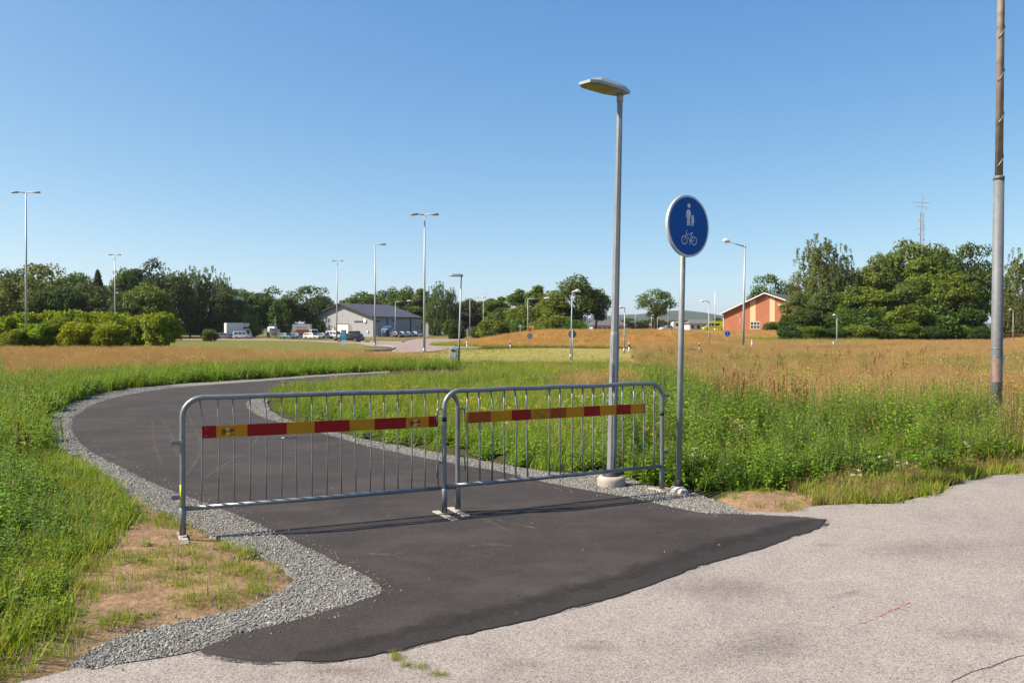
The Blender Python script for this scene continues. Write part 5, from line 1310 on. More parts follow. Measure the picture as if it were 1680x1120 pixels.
# ------------------------------------------------------------------ vehicles
m_tyre = paint('tyre', (.02,.02,.02), .85); m_rim = paint('wheel_rim', (.35,.36,.37), .35, .6)
m_lamp = paint('headlamp', (.6,.62,.65), .15); m_tail = paint('tail_lamp', (.35,.01,.01), .25); m_plate = paint('number_plate', (.6,.6,.58), .5)
def carpaint(name, c): return paint('car_'+name, c, .28, .15, .03, 2, .5, .6)
def car(label, loc, rot, col, L=4.5, W=1.8, H=1.48, belt=.92, cab=(-2.15,1.05), roof=(-1.7,.3), hood=.82, group='parked cars by the hall', cat='car', rails=False):
    t = thing('parked_car', label, cat, loc, rot, group); m = carpaint('_'.join('%02d' % int(c*99) for c in col), col)
    h2 = L/2; wb = L*.29; wr = .32
    def arch(cx): return [(cx+wr*1.15*math.cos(R(a)), .32+wr*1.15*math.sin(R(a))) for a in (180,150,120,90,60,30,0)]
    prof = [(-h2,.35)]+[(-h2+.08,.22)]+arch(-wb)[:]+arch(wb)[:]+[(h2-.1,.22),(h2,.4),(h2-.03,.62),(h2-.3,hood-.06),(cab[1]+.1,hood+.06),(cab[1]-.05,belt),(cab[0],belt),(-h2+.03,belt-.1)]
    bd = MB().prism(prof, -W/2, W/2).build('body', m, t)
    for v in bd.data.vertices:
        k = 1-.10*max(0, (abs(v.co.x)-h2*.55)/(h2*.45))**2-.05*max(0, (v.co.z-.6)/.4); v.co.y *= k
    bevel(bd, .035, 2); auto_smooth(bd, 45)
    wB, wT = W*.93/2, W*.76/2
    b4 = [(cab[0],belt-.02,wB),(cab[1],belt-.02,wB)]; t4 = [(roof[0],H,wT),(roof[1],H,wT)]
    vs = [(cab[0],-wB,belt-.02),(cab[1],-wB,belt-.02),(cab[1],wB,belt-.02),(cab[0],wB,belt-.02),(roof[0],-wT,H-.03),(roof[1],-wT,H-.03),(roof[1],wT,H-.03),(roof[0],wT,H-.03)]
    cb = MB().add(vs, [(4,5,6,7),(0,1,5,4),(1,2,6,5),(2,3,7,6),(3,0,4,7)]).build('cabin', m, t); bevel(cb, .06, 2); auto_smooth(cb, 60)
    def lerp(a, c, f): return a+(c-a)*f
    def side(x, f, s):   # point on the cabin side: x fraction, height fraction
        xb = lerp(cab[0], cab[1], x); xt = lerp(roof[0], roof[1], x); w = lerp(wB, wT, f)
        return (lerp(xb, xt, f), s*(w+.012), lerp(belt-.02, H-.03, f))
    for s in (-1, 1):
        for (a, c) in ((.08,.36),(.39,.66),(.69,.93)):
            q = [side(a,.14,s), side(c,.14,s), side(c-.005,.86,s), side(a+.005,.86,s)]
            MB().add(q, [(0,1,2,3) if s < 0 else (3,2,1,0)]).build('side_window', m_win, cb)
    def endp(y, f, front):
        xb, xt = (cab[1], roof[1]) if front else (cab[0], roof[0]); w = lerp(wB, wT, f)
        e = .015 if front else -.015
        return (lerp(xb, xt, f)+e, y*w, lerp(belt-.02, H-.03, f)+.01)
    MB().add([endp(-.88,.08,1), endp(.88,.08,1), endp(.86,.9,1), endp(-.86,.9,1)], [(0,1,2,3)]).build('windscreen', m_win, cb)
    MB().add([endp(-.86,.18,0), endp(.86,.18,0), endp(.84,.88,0), endp(-.84,.88,0)], [(3,2,1,0)]).build('rear_window', m_win, cb)
    for sx_ in (-1, 1):
        for s in (-1, 1):
            c0 = (sx_*wb, s*(W/2-.11), .32)
            w = MB(); w.lathe([(.2,-.1),(.3,-.1),(.32,-.06),(.32,.06),(.3,.1),(.2,.1)], 18).build('wheel', m_tyre, t, True).matrix_local = Matrix.Translation(c0) @ Matrix.Rotation(R(90), 4, 'X')
            wo = t.children[-1]; r_ = MB().lathe([(.05,-.105),(.2,-.103),(.205,0),(.2,.103),(.05,.105)], 14).build('rim', m_rim, wo)
    for s in (-1, 1):
        e = MB().box(h2-.2, h2-.02, s*W*.36-.16, s*W*.36+.16, .58, .72).build('headlight', m_lamp, t); bevel(e, .02)
        e = MB().box(-h2+.0, -h2+.12, s*W*.38-.13, s*W*.38+.13, .62, .86).build('tail_light', m_tail, t); bevel(e, .02)
        MB().box(cab[1]-.25, cab[1]-.05, s*(W/2+.07)-.08, s*(W/2+.07)+.08, belt, belt+.13).build('mirror', m, t)
    MB().box(h2-.02, h2+.02, -.26, .26, .4, .5).build('number_plate', m_plate, t); MB().box(-h2-.02, -h2+.03, -.26, .26, .5, .62).build('number_plate', m_plate, t)
    MB().box(h2-.12, h2+.004, -.45, .45, .28, .38).build('grille', m_dark, t)
    if rails:
        for s in (-1, 1): MB().tube([(roof[0]+.2, s*wT*.9, H-.01), (roof[1]-.2, s*wT*.9, H+.02)], .02, 6).build('roof_rail', m_dark, t)
    return t
def cz(px, Y, up=0): return (XatY(px, Y), Y, hz(XatY(px, Y), Y)+up)
EST = dict(L=4.75, H=1.5, cab=(-2.3,1.0), roof=(-2.0,.25)); HAT = dict(L=4.1, H=1.47, cab=(-1.95,.95), roof=(-1.6,.2)); VAN = dict(L=4.5, H=1.85, W=1.85, belt=1.02, cab=(-2.2,1.55), roof=(-2.15,.85), hood=1.0)
a0 = R(-28)
car('teal estate car parked first after the boat', cz(470, 203), a0, (.05,.13,.13), **EST)
car('dark blue car parked between the teal estate and the white hatchback', cz(490, 205), a0, (.04,.06,.10), **HAT)
car('white hatchback parked before the orange container', cz(513, 203), a0, (.7,.7,.7), **EST)
car('dark green car parked beside the white van', cz(533, 205), a0, (.03,.06,.065), **HAT)
car('white panel van parked before the hall doors', cz(549, 208), a0, (.7,.7,.7), group=None, cat='van', **VAN)
car('silver car half hidden behind the box truck', cz(369, 206), R(10), (.3,.34,.38), **EST)
car('pale silver delivery van parked before the box truck', cz(398.5, 206), R(-4), (.42,.46,.52), group=None, cat='van', **VAN)
bc = car('black estate car with a roof box driving past the lawn', cz(573, 141), R(168), (.012,.013,.016), group=None, rails=True, **EST)
bx_ = thing('roof_box', 'dark roof box carried on the black estate car', 'roof box', (bc.location.x+.9, bc.location.y-.2, bc.location.z+1.53), R(168))
o = MB().prism([(-.9,0),(.95,0),(1.05,.14),(.7,.32),(-.7,.36),(-.95,.25)], -.38, .38).build('shell', paint('box_black', (.02,.02,.02), .4), bx_); bevel(o, .06, 2); MB().box(-.6,.5,-.3,.3,-.035,-.002).build('mount', m_dark, bx_)
for k, (px, c, y) in enumerate(((652, (.012,.013,.016), 224), (663, (.06,.1,.14), 226.5), (673, (.03,.035,.045), 230), (684, (.14,.17,.2), 233))):
    car('%s car parked along the side wall of the hall' % ('black','blue','charcoal','grey')[k], cz(px, y-6), R(-30), c, group='cars along the hall side', **HAT)
car('white hatchback parked far behind the mound near the oak', cz(1092, 226), R(212), (.72,.72,.74), group=None, **HAT)
car('dark blue car standing behind the far white hatchback', cz(1101, 232), R(200), (.05,.06,.12), group=None, **HAT)

# box truck
t = thing('box_truck', 'white box truck with a cooling unit above its cab', 'truck', cz(390, 211), R(32)); 
o = MB().box(-3.0, 1.05, -1.15, 1.15, .95, 3.75).build('cargo_box', m_wht, t); bevel(o, .04)
o = MB().prism([(1.15,.5),(3.1,.5),(3.2,.7),(3.15,1.3),(2.7,2.2),(2.4,2.32),(1.15,2.32)], -1.0, 1.0).build('cab', m_wht, t); bevel(o, .05)
for s in (-1.006, 1.006): MB().add([(1.75,s,1.35),(2.85,s,1.35),(2.55,s,2.1),(1.75,s,2.1)], [(0,1,2,3) if s < 0 else (3,2,1,0)]).build('side_window', m_win, t)
MB().add([(3.15,-.85,1.36),(3.15,.85,1.36),(2.74,.8,2.16),(2.74,-.8,2.16)], [(0,1,2,3)]).build('windscreen', m_win, t)
o = MB().prism([(1.06,2.75),(2.2,2.75),(2.7,3.2),(2.6,3.7),(1.06,3.7)], -.95, .95).build('cooling_unit', m_signrim, t); bevel(o, .05)
MB().box(-3.0,3.0,-.4,.4,.5,.94).build('chassis', m_dark, t)
for x in (-1.9, 2.3):
    for s in (-.85,.85):
        MB().lathe([(.2,-.13),(.36,-.13),(.39,-.08),(.39,.08),(.36,.13),(.2,.13)], 16).build('wheel', m_tyre, t, True).matrix_local = Matrix.Translation((x,s,.39)) @ Matrix.Rotation(R(90),4,'X')
        MB().lathe([(.05,-.135),(.22,-.133),(.22,.133),(.05,.135)], 12).build('rim', m_rim, t.children[-1])
# boat on a trailer, bow towards us
t = thing('motor_boat', 'white motor boat with dark stripe standing on a trailer', 'boat', cz(447.5, 212, .72), R(-88))
secs = [(-2.6,1.25,.1,1.3),(-1.0,1.3,.05,1.35),(.8,1.2,.05,1.5),(2.0,.85,.2,1.62),(2.9,.35,.6,1.75),(3.2,.04,1.0,1.8)]
vs = []; 
for x, w, zk, zd in secs: vs += [(x,0,zk),(x,-w*.75,zk+.45*(zd-zk)*.7),(x,-w,zd*.72),(x,-w,zd),(x,w,zd),(x,w,zd*.72),(x,w*.75,zk+.45*(zd-zk)*.7)]
fs = [(6,5,4,3,2,1,0)]
for i in range(len(secs)-1):
    for k in range(7): fs.append((i*7+k, i*7+(k+1)%7, (i+1)*7+(k+1)%7, (i+1)*7+k))
fs.append(tuple(range(35,42)))
o = MB().add(vs, fs).build('hull', m_wht, t)
st = []
for x, w, zk, zd in secs[:-1]: st.append((x, w+.012, zd*.8))
for s in (-1,1):
    v2 = []; 
    for x, w, z in st: v2 += [(x, s*w, z-.09), (x, s*w, z+.09)]
    MB().add(v2, [((2*i,2*i+2,2*i+3,2*i+1) if s < 0 else (2*i+1,2*i+3,2*i+2,2*i)) for i in range(len(st)-1)]).build('stripe', paint('boat_stripe', (.03,.1,.1), .4), o)
o2 = MB().prism([(-1.2,1.3),(2.2,1.6),(1.6,1.95),(.6,2.1),(-1.0,2.1)], -.85, .85).build('deck_cabin', m_wht, t); bevel(o2, .08)
MB().prism([(.25,2.11),(.75,2.11),(.1,2.55),(-.05,2.55)], -.75, .75).build('windscreen', m_win, t)
for s in (-.8, -.3, .3, .8): MB().tube([(.2,s,2.1),(-.1,s,2.75)], .03, 6).build('rail', m_headw, t)
MB().tube([(-.4,.5,2.0),(-.4,.52,4.4)], .035, 6).build('antenna', m_headw, t); MB().box(-.5,-.3,.3,.75,4.4,4.48).build('antenna_bar', m_headw, t)
tr_ = thing('boat_trailer', 'galvanised trailer under the white motor boat', 'trailer', cz(447.5, 212), R(-88))
for s in (-.95,.95):
    MB().box(-2.8,2.6,s-.05,s+.05,.5,.62).build('beam', m_galv, tr_)
    MB().lathe([(.15,-.1),(.3,-.1),(.33,0),(.3,.1),(.15,.1)], 14).build('wheel', m_tyre, tr_, True).matrix_local = Matrix.Translation((-.9,s*1.15,.33)) @ Matrix.Rotation(R(90),4,'X')
for x in (-2.5,0,2.4): MB().box(x-.06,x+.06,-1.0,1.0,.501,.7).build('cross_beam', m_galv, tr_)
MB().tube([(2.6,0,.55),(4.2,0,.5)], .05, 8).build('drawbar', m_galv, tr_); MB().tube([(4.0,0,0),(4.0,0,.5)], .04, 8).build('jockey_leg', m_galv, tr_)
# container with orange skirt
t = thing('site_container', 'white container with orange lower half beside the hall', 'container', cz(496, 216), R(2))
z1, z2, z3 = 0.0, ZatY(540.5,216)-t.location.z, ZatY(531.7,216)-t.location.z
o = MB().box(-2.2,2.2,-1.2,1.2,0,z3).build('shell', paint('container_white', (.55,.56,.56), .6), t)
for k in range(14): MB().box(-1.35+k*.25,-1.2+k*.25,-1.235,-1.2005,.1,z2).build('orange_rib', paint('container_orange', (.5,.1,.03), .6), o)
MB().box(-1.4,2.18,-1.215,-1.2004,.08,z2+.04).build('orange_panel', paint('container_orange2', (.52,.12,.035), .6), o)
mb = MB()
for k in range(10): mb.box(-1.4+k*.3,-1.22+k*.3,-1.21,-1.2004,z3-.8-(k%3)*.12,z3-.62-(k%2)*.1)
mb.build('lettering', m_signback, o); MB().box(-1.85,-1.55,-1.22,-1.2004,1.3,1.65).build('black_mark', m_dark, o)
t = thing('small_lorry', 'white lorry cab looking over the parked hatchback', 'truck', cz(514.5, 212), R(-60))
o = MB().prism([(-1.4,.45),(.9,.45),(1.0,1.2),(.75,2.1),(-.6,2.15),(-.6,1.0),(-1.4,1.0)], -.85,.85).build('cab', m_wht, t); bevel(o, .05)
MB().add([(1.01,-.72,1.2),(1.01,.72,1.2),(.78,.7,2.0),(.78,-.7,2.0)], [(0,1,2,3)]).build('windscreen', m_win, t)
for s in (-.856,.856): MB().add([(-.3,s,1.2),(.75,s,1.2),(.6,s,1.95),(-.3,s,1.95)], [(0,1,2,3) if s < 0 else (3,2,1,0)]).build('side_window', m_win, t)
for x in (-.9,.5):
    for s in (-.75,.75): MB().lathe([(.1,-.1),(.28,-.1),(.3,0),(.28,.1),(.1,.1)], 14).build('wheel', m_tyre, t, True).matrix_local = Matrix.Translation((x,s,.3)) @ Matrix.Rotation(R(90),4,'X')
# feather flags
for px, py0, py1, Y, lab in ((574, 532, 554, 206, 'white feather flag before the roller door of the hall'), (699.5, 529, 553, 208, 'white feather flag at the far end of the hall side')):
    t = thing('feather_flag', lab, 'flag', cz(px, Y), 0); h = ZatY(py0, Y)-t.location.z
    pole = [(-.25,0,0),(-.25,0,h*.6),(-.2,0,h*.85),(0,0,h*.97),(.3,0,h)]
    MB().tube(pole, .025, 6).build('pole', m_headw, t)
    mb = MB(); L_ = [(-.22,.5),(-.22,h*.6),(-.17,h*.84),(.02,h*.95),(.3,h*.98),(.48,h*.8),(.52,h*.5),(.42,.55)]
    mb.prism(L_, -.012, .012).build('sail', paint('flag_cloth', (.68,.7,.74), .8), t)
    MB().box(-.5,.1,-.3,.3,0,.05).build('base', m_dark, t)
# ambulance
m_ay = paint('ambulance_yellow', (.68,.72,.01), .3, 0, .03, 2, .5, .5); m_ag = paint('ambulance_green', (.05,.38,.05), .35); m_ab = paint('ambulance_blue', (.03,.12,.4), .3)
t = thing('ambulance', 'bright yellow ambulance with green checks half behind the brick house', 'ambulance', cz(1172, 226, 0), R(180))
prof = [(-3.0,.35),(-2.75,.35)]+[(-1.9+.42*math.cos(R(a)), .38+.42*math.sin(R(a))) for a in (180,140,90,40,0)]+[(1.85+.42*math.cos(R(a)), .38+.42*math.sin(R(a))) for a in (180,140,90,40,0)]+[(3.0,.4),(3.1,.7),(3.02,1.0),(2.3,1.28),(1.45,2.35),(1.0,2.6),(-2.95,2.62)]
o = MB().prism(prof, -.98, .98).build('body', m_ay, t); bevel(o, .05)
for s in (-1,1):
    y = s*.986
    def q(pts, nm, m_): MB().add([(a,y,c) for a,c in pts], [tuple(range(len(pts))) if s < 0 else tuple(range(len(pts)))[::-1]]).build(nm, m_, o)
    q([(1.15,1.35),(2.1,1.35),(1.45,2.15),(1.15,2.15)], 'cab_window', m_win); q([(-1.0,1.4),(1.0,1.4),(1.0,2.05),(-1.3,2.05)], 'side_window', m_win); q([(-2.9,1.5),(-2.3,1.5),(-2.3,2.1),(-2.9,2.1)], 'side_window', m_win)
    for k in range(10):
        z = .78 if k % 2 else 1.02; q([(-2.7+k*.5,z),(-2.25+k*.5,z),(-2.25+k*.5,z+.22),(-2.7+k*.5,z+.22)], 'green_check', m_ag)
    for x in (-1.9,1.85):
        MB().lathe([(.2,-.1),(.32,-.1),(.34,0),(.32,.1),(.2,.1)], 16).build('wheel', m_tyre, t, True).matrix_local = Matrix.Translation((x,s*.86,.34)) @ Matrix.Rotation(R(90),4,'X')
MB().add([(2.31,-.85,1.31),(2.31,.85,1.31),(1.5,.8,2.32),(1.5,-.8,2.32)], [(0,1,2,3)]).build('windscreen', m_win, o)
for x in (1.0,-2.6): MB().box(x-.2,x+.2,-.7,.7,2.63,2.78).build('blue_light', m_ab, t)
# white trailer caravan beside the oak
t = thing('caravan', 'white caravan with a red stripe under the isolated oak', 'caravan', cz(1111.5, 228), 0)
o = MB().prism([(-1.15,.45),(1.1,.45),(1.2,1.4),(1.05,2.45),(-1.1,2.45),(-1.25,1.4)], 0, 4.6).build('body', m_wht, t); bevel(o, .08)
MB().box(-.5,.5,-.02,-.0005,1.3,1.95).build('window', m_win, o); MB().box(-1.0,1.0,-.015,-.0005,2.1,2.22).build('red_stripe', m_tail, o)
for s in (-.95,.95): MB().lathe([(.1,-.1),(.3,-.1),(.3,.1),(.1,.1)], 14).build('wheel', m_tyre, t, True).matrix_local = Matrix.Translation((s,2.3,.3)) @ Matrix.Rotation(R(90),4,'Y')
MB().box(-.05,.05,-1.2,-.0005,.35,.42).build('drawbar', m_galv, t)
for x in (-.9,.9): MB().box(x-.04,x+.04,.3,.38,0,.45).build('support_leg', m_galv, t)

# radio mast: lattice tower behind the trees
Ym = 420.0; xm = XatY(1511, Ym); zm = hz(xm, Ym); hm = ZatY(317, Ym)-zm
t = thing('radio_mast', 'slim lattice radio mast rising behind the big trees', 'mast', (xm, Ym, zm), 0)
m_mast = paint('mast_steel', (.35,.3,.33), .6, .1)
w0, w1 = 1.7, .9; ht = hm*.86
leg = lambda k, z: (math.cos(R(90+120*k))*(w0+(w1-w0)*z/ht), math.sin(R(90+120*k))*(w0+(w1-w0)*z/ht), z)
for k in range(3): MB().tube([leg(k,0), leg(k,ht)], .16, 6).build('leg', m_mast, t)
mb = MB(); nseg = 26
for i in range(nseg):
    for k in range(3):
        mb.tube([leg(k, ht*i/nseg), leg((k+1)%3, ht*(i+1)/nseg)], .07, 4, 0, False); mb.tube([leg(k, ht*i/nseg), leg((k+1)%3, ht*i/nseg)], .07, 4, 0, False)
mb.build('lattice', m_mast, t)
MB().tube([(0,0,ht-1),(0,0,hm)], .17, 6).build('spire', m_mast, t)
for z, l in ((hm*.93,4.5),(hm*.90,3.0),(hm*.74,2.2)): MB().tube([(-l,0,z+.2),(l*.85,0,z-.1)], .1, 6).build('antenna_arm', m_mast, t)
for z, x in ((hm*.8,-1.5),(hm*.7,-1.6),(hm*.62,-1.6),(hm*.885,1.6),(hm*.96,.3)): 
    o = MB().lathe([(.1,0),(.55,.2),(.6,.35)], 12).build('dish', m_headw, t); o.matrix_local = Matrix.Translation((x,-.8,z)) @ Matrix.Rotation(R(90),4,'X')
MB().tube([(0,0,hm*.62),(4.0,0,hm*.62)], .08, 6).build('antenna_arm', m_mast, t); MB().tube([(4.0,0,hm*.6),(4.0,0,hm*.66)], .1, 6).build('antenna', m_mast, t)
# ------------------------------------------------------------------ trees
m_leaf = leafmat('tree_leaf', (.9,.95,.65), (2.1,2.05,1.6), .42, .6, True, .1)
m_bark = paint('bark', (.09,.075,.06), .95, 0, .25, 3)
m_birch = paint('birch_bark', (.42,.4,.37), .9, 0, .4, 4)
def cards(P, Nn, size, asp, tint, name):
    """leaf cards: diamond quads centred at P facing Nn"""
    n = len(P); u = rng.normal(size=(n, 3)); u -= Nn*(u*Nn).sum(1, keepdims=True); u /= np.linalg.norm(u, axis=1, keepdims=True)+1e-9
    w = np.cross(Nn, u); s = size[:, None]
    v = np.stack([P-u*s, P-w*s*asp+u*s*.1, P+u*s, P+w*s*asp+u*s*.1], 1).reshape(-1, 3)
    return v, tint
def mesh_cards(name, v, tint, mat):
    n = len(v)//4; me = bpy.data.meshes.new(name)
    me.vertices.add(4*n); me.vertices.foreach_set('co', v.astype(np.float32).reshape(-1))
    me.loops.add(4*n); me.loops.foreach_set('vertex_index', np.arange(4*n, dtype=np.int32))
    me.polygons.add(n); me.polygons.foreach_set('loop_start', np.arange(0, 4*n, 4, dtype=np.int32))
    me.materials.append(mat)
    at = me.attributes.new('tint', 'FLOAT', 'POINT'); at.data.foreach_set('value', np.repeat(tint, 4).astype(np.float32))
    me.update(calc_edges=True); return me
def crown_round(H, W, z0, nl, per, leaf, seed, lobe=(.13,.22), flat=1.0, low=-.55):
    g = np.random.default_rng(seed); a = W/2; Hc = H-z0; c = Hc/2; P = []; NN = []; T = []
    cen = []
    tries = 0
    while len(cen) < nl and tries < 4000:
        tries += 1
        d = g.normal(size=3); d /= np.linalg.norm(d); r = g.uniform(.35, 1)**.5
        p = np.array([d[0]*a*r*.74, d[1]*a*r*.74, d[2]*c*r*.74])
        p[:2] *= 1-.22*max(0, p[2]/c)
        cen.append(np.append(p, g.uniform(*lobe)*W*(1.1-.25*max(0, p[2]/c))))
    for x, y, z, rl in cen:
        n = int(per*(rl/(.17*W))**2); d = g.normal(size=(n, 3)); d /= np.linalg.norm(d, axis=1, keepdims=True)
        keep = d[:, 2] > low+.4*g.random(n); d = d[keep]; n = len(d)
        rr = rl*(.72+.42*g.random(n)**1.3)
        bumps = 1+.18*np.sin(d[:,0]*7+x*3)*np.cos(d[:,1]*6+y*2)+.12*np.sin(d[:,2]*9+z)
        p = d*(rr*bumps)[:, None]*np.array([1, 1, .85*flat])+np.array([x, y, z])
        nn = d*1.0+g.normal(size=(n, 3))*.55+np.array([0,0,.35]); nn /= np.linalg.norm(nn, axis=1, keepdims=True)
        P.append(p); NN.append(nn); T.append(np.clip(g.normal(.45, .17, n)+g.normal(0, .14), 0, 1))
    P = np.concatenate(P); NN = np.concatenate(NN); T = np.concatenate(T); P[:, 2] += z0+c
    P = P if z0 > 0 else P[P[:, 2] > .05]; NN = NN[:len(P)]; T = T[:len(P)]; P[:, 2] = np.maximum(P[:, 2], .05)
    s = leaf*g.uniform(.6, 1.35, len(P))
    v, t = cards(P, NN, s, .62, T, ''); return v, t, [(x, y, z+z0+c) for x, y, z, r in cen]
def crown_birch(H, W, z0, nstr, leaf, seed):
    g = np.random.default_rng(seed); a = W/2; P = []; T = []; cen = []
    ntop = 6
    tops = [(g.normal(0, a*.3), g.normal(0, a*.3), H*g.uniform(.78, 1)) for _ in range(ntop)]; tops[0] = (0, 0, H)
    for i in range(nstr):
        tx, ty, tz = tops[g.integers(ntop)]
        f = g.random()**.8; an = g.uniform(0, 6.283); zz = z0+(tz-z0)*(1-f*.93)
        rad = a*(.18+.85*math.sin(math.pi*min(1, f*.62+.05)))*g.uniform(.35, 1.0)
        x, y = tx*(1-f)+rad*math.cos(an), ty*(1-f)+rad*math.sin(an)
        if i % 25 == 0: cen.append((x*.8, y*.8, zz))
        L = g.uniform(.08, .2)*H*(.5+.6*f); n = int(14+L*5); tt = np.clip(g.normal(.45, .16), 0, 1)
        q = np.linspace(0, 1, n); 
        px = x+math.cos(an)*L*.18*np.sqrt(q)+g.normal(0, .14, n); py = y+math.sin(an)*L*.18*np.sqrt(q)+g.normal(0, .14, n); pz = zz-L*q+.15*L*np.sin(q*3)
        P.append(np.stack([px, py, np.maximum(pz, .6)], -1)); T.append(np.clip(tt+g.normal(0, .1, n), 0, 1))
    P = np.concatenate(P); T = np.concatenate(T); n = len(P)
    nn = np.stack([P[:,0], P[:,1], np.zeros(n)], -1); nn /= np.linalg.norm(nn, axis=1, keepdims=True)+1e-6
    nn = nn+rng.normal(size=(n, 3))*.7; nn /= np.linalg.norm(nn, axis=1, keepdims=True)
    v, t = cards(P, nn, leaf*g.uniform(.6, 1.3, n), .5, T, ''); return v, t, cen
def crown_conifer(H, W, leaf, seed):
    g = np.random.default_rng(seed); n = 5200; f = g.random(n)**.7; an = g.uniform(0, 6.283, n); ring = np.floor(f*13)/13
    r = W/2*(f*.95+.04)*(.55+.5*g.random(n))*(1+.2*np.sin(an*5+ring*17)); z = H*(1-f*.95)-r*.25
    P = np.stack([r*np.cos(an), r*np.sin(an), np.maximum(z, .3)], -1); nn = g.normal(size=(n, 3))+np.array([0,0,1.0]); nn /= np.linalg.norm(nn, axis=1, keepdims=True)
    v, t = cards(P, nn, leaf*g.uniform(.6, 1.3, n), .45, np.clip(g.normal(.4,.15,n),0,1), ''); return v, t, [(0,0,H*.5)]
def trunk_mesh(name, H, cen, r0, seed, mat, stems=1, nb=10):
    rs = random.Random(seed); mb = MB()
    for s in range(stems):
        bx = 0 if stems == 1 else rs.uniform(-.5,.5); by = 0 if stems == 1 else rs.uniform(-.5,.5); k = 1 if stems == 1 else .5
        topp = Vector((bx*1.5+rs.uniform(-.3,.3), by*1.5+rs.uniform(-.3,.3), H*.8)); mb.tube([(bx,by,-.3),(bx*1.2,by*1.2,H*.25),(bx*1.35+rs.uniform(-.2,.2),by*1.35,H*.5),topp], [r0*1.25*k,r0*.9*k,r0*.6*k,r0*.12*k], 8)
    for c in rs.sample(cen, min(nb, len(cen))):
        z = max(.1*H, min(c[2]*.65, H*.6)); m = Vector((c[0]*.5, c[1]*.5, (z+c[2])/2+.03*H)); mb.tube([(0,0,z), m, c], [r0*.4,r0*.25,r0*.06], 5)
    return mb.mesh(name, mat, True)
PROTO = {}
def proto(key, v, t, cen, H, W, r0, bark, stems=1, nb=10):
    # fit the crown to its nominal height and width
    top = np.percentile(v[:, 2], 99.9); wid = np.percentile(np.hypot(v[:, 0], v[:, 1]), 98)*2; v = v*np.array([W/wid, W/wid, H/top]); cen = [(a*W/wid, b_*W/wid, c_*H/top) for a, b_, c_ in cen]
    PROTO[key] = (mesh_cards('crown_'+key, v, t, m_leaf), trunk_mesh('trunk_'+key, H, cen, r0, len(key)*7, bark, stems, nb), H, W)
for k in range(4):
    v, t, c = crown_round(16, 11, 1.2, 28, 430, .26, 100+k, (.12,.2)); proto('round%d' % k, v, t, c, 16, 11, .28, m_bark)
for k in range(2):
    v, t, c = crown_round(15, 14, 2.2, 34, 380, .25, 140+k, (.09,.15)); proto('oak%d' % k, v, t, c, 15, 14, .4, m_bark, 1, 18)
for k in range(3):
    v, t, c = crown_birch(18, 9, 1.0, 560, .22, 200+k); proto('birch%d' % k, v, t, c, 18, 9, .2, m_birch)
v, t, c = crown_conifer(14, 5, .3, 300); proto('conifer', v, t, c, 14, 5, .2, m_bark, 1, 1)
for k in range(2):
    v, t, c = crown_round(15, 6, 1.0, 22, 380, .24, 320+k, (.16,.24)); proto('poplar%d' % k, v, t, c, 15, 6, .2, m_bark)
for k in range(4):
    v, t, c = crown_round(4, 4.4, -.5, 30, 330, .13, 400+k, (.12,.2), 1.0, -1.3); proto('bush%d' % k, v, t, c, 4, 4.4, .06, m_bark, 4, 12)
def tree(kind, px, pyTop, wpx, Y, tone, label, group, name='tree', cat='tree', rz=None, spread=1.0):
    crown, trunk, H, W = PROTO[kind]; x = XatY(px, Y); z = hz(x, Y); h = ZatY(pyTop, Y)-z; w = wpx*Y/F*spread
    t = thing(name, label, cat, (x, Y, z), random.uniform(0, 6.28) if rz is None else rz, group)
    t.scale = (w/W, w/W, h/H)
    o = bpy.data.objects.new('crown', crown); C.objects.link(o); o.parent = t; v = random.uniform(.88,1.12); o.color = (tone[0]*v*random.uniform(.93,1.07), tone[1]*v, tone[2]*v, 1)
    q = bpy.data.objects.new('trunk', trunk); C.objects.link(q); q.parent = t
    return t
ORD = 'first second third fourth fifth sixth seventh eighth ninth tenth eleventh twelfth thirteenth fourteenth fifteenth sixteenth seventeenth eighteenth nineteenth twentieth twenty-first twenty-second'.split()
def ranked(objs, what, ref, rev=False):
    """each its own label: its rank counted from something one can find"""
    for i, o in enumerate(sorted(objs, key=lambda q: q.location.x/q.location.y, reverse=rev)): o['label'] = '%s, %s from %s' % (what, ORD[i], ref)
def of_group(g): return [o for o in C.objects if o.get('group') == g]
DK = (.05,.08,.024); MD = (.07,.115,.024); LT = (.12,.15,.034); YG = (.175,.225,.016); OL = (.105,.135,.034); BR = (.095,.13,.042); BG = (.105,.15,.02)
g1 = 'wood behind the yellow-green bushes'
lb1 = 'dark broadleaf tree in the wood behind the yellow-green bushes'
lb2 = 'paler olive tree at the front of the wood behind the bushes'
lb3 = 'tall birch with hanging twigs in the wood behind the bushes'
for i, (kd, px, top_, w, Y, tone) in enumerate((('round0',-70,436,100,215,DK),('round1',-15,446,90,212,DK),('oak0',22,440,90,215,DK),('oak1',68,432,110,210,OL),('round2',118,446,80,215,MD),('round3',150,458,70,212,DK),('round0',207,440,70,210,MD),('round1',238,424,80,214,DK),('round3',292,446,60,214,DK),('round2',372,470,50,220,DK),('round0',-120,440,100,212,MD))):
    tree(kd, px, top_, w, Y, tone, lb1, g1, 'broadleaf_tree', spread=1.05)
tree('conifer', 161, 444, 44, 214, DK, 'small dark conifer tip standing out of the wood', None, 'conifer_tree', spread=1.3)
for kd, px, top_, w in (('birch0',272,440,56),('birch1',312,437,56),('birch2',345,438,60),('birch0',365,448,40),('birch1',206,446,50),('birch2',330,450,50)):
    tree(kd, px, top_, w, 225+random.uniform(-3,3), BR if px != 330 else DK, lb3, g1+' birches', 'birch_tree', spread=1.05)
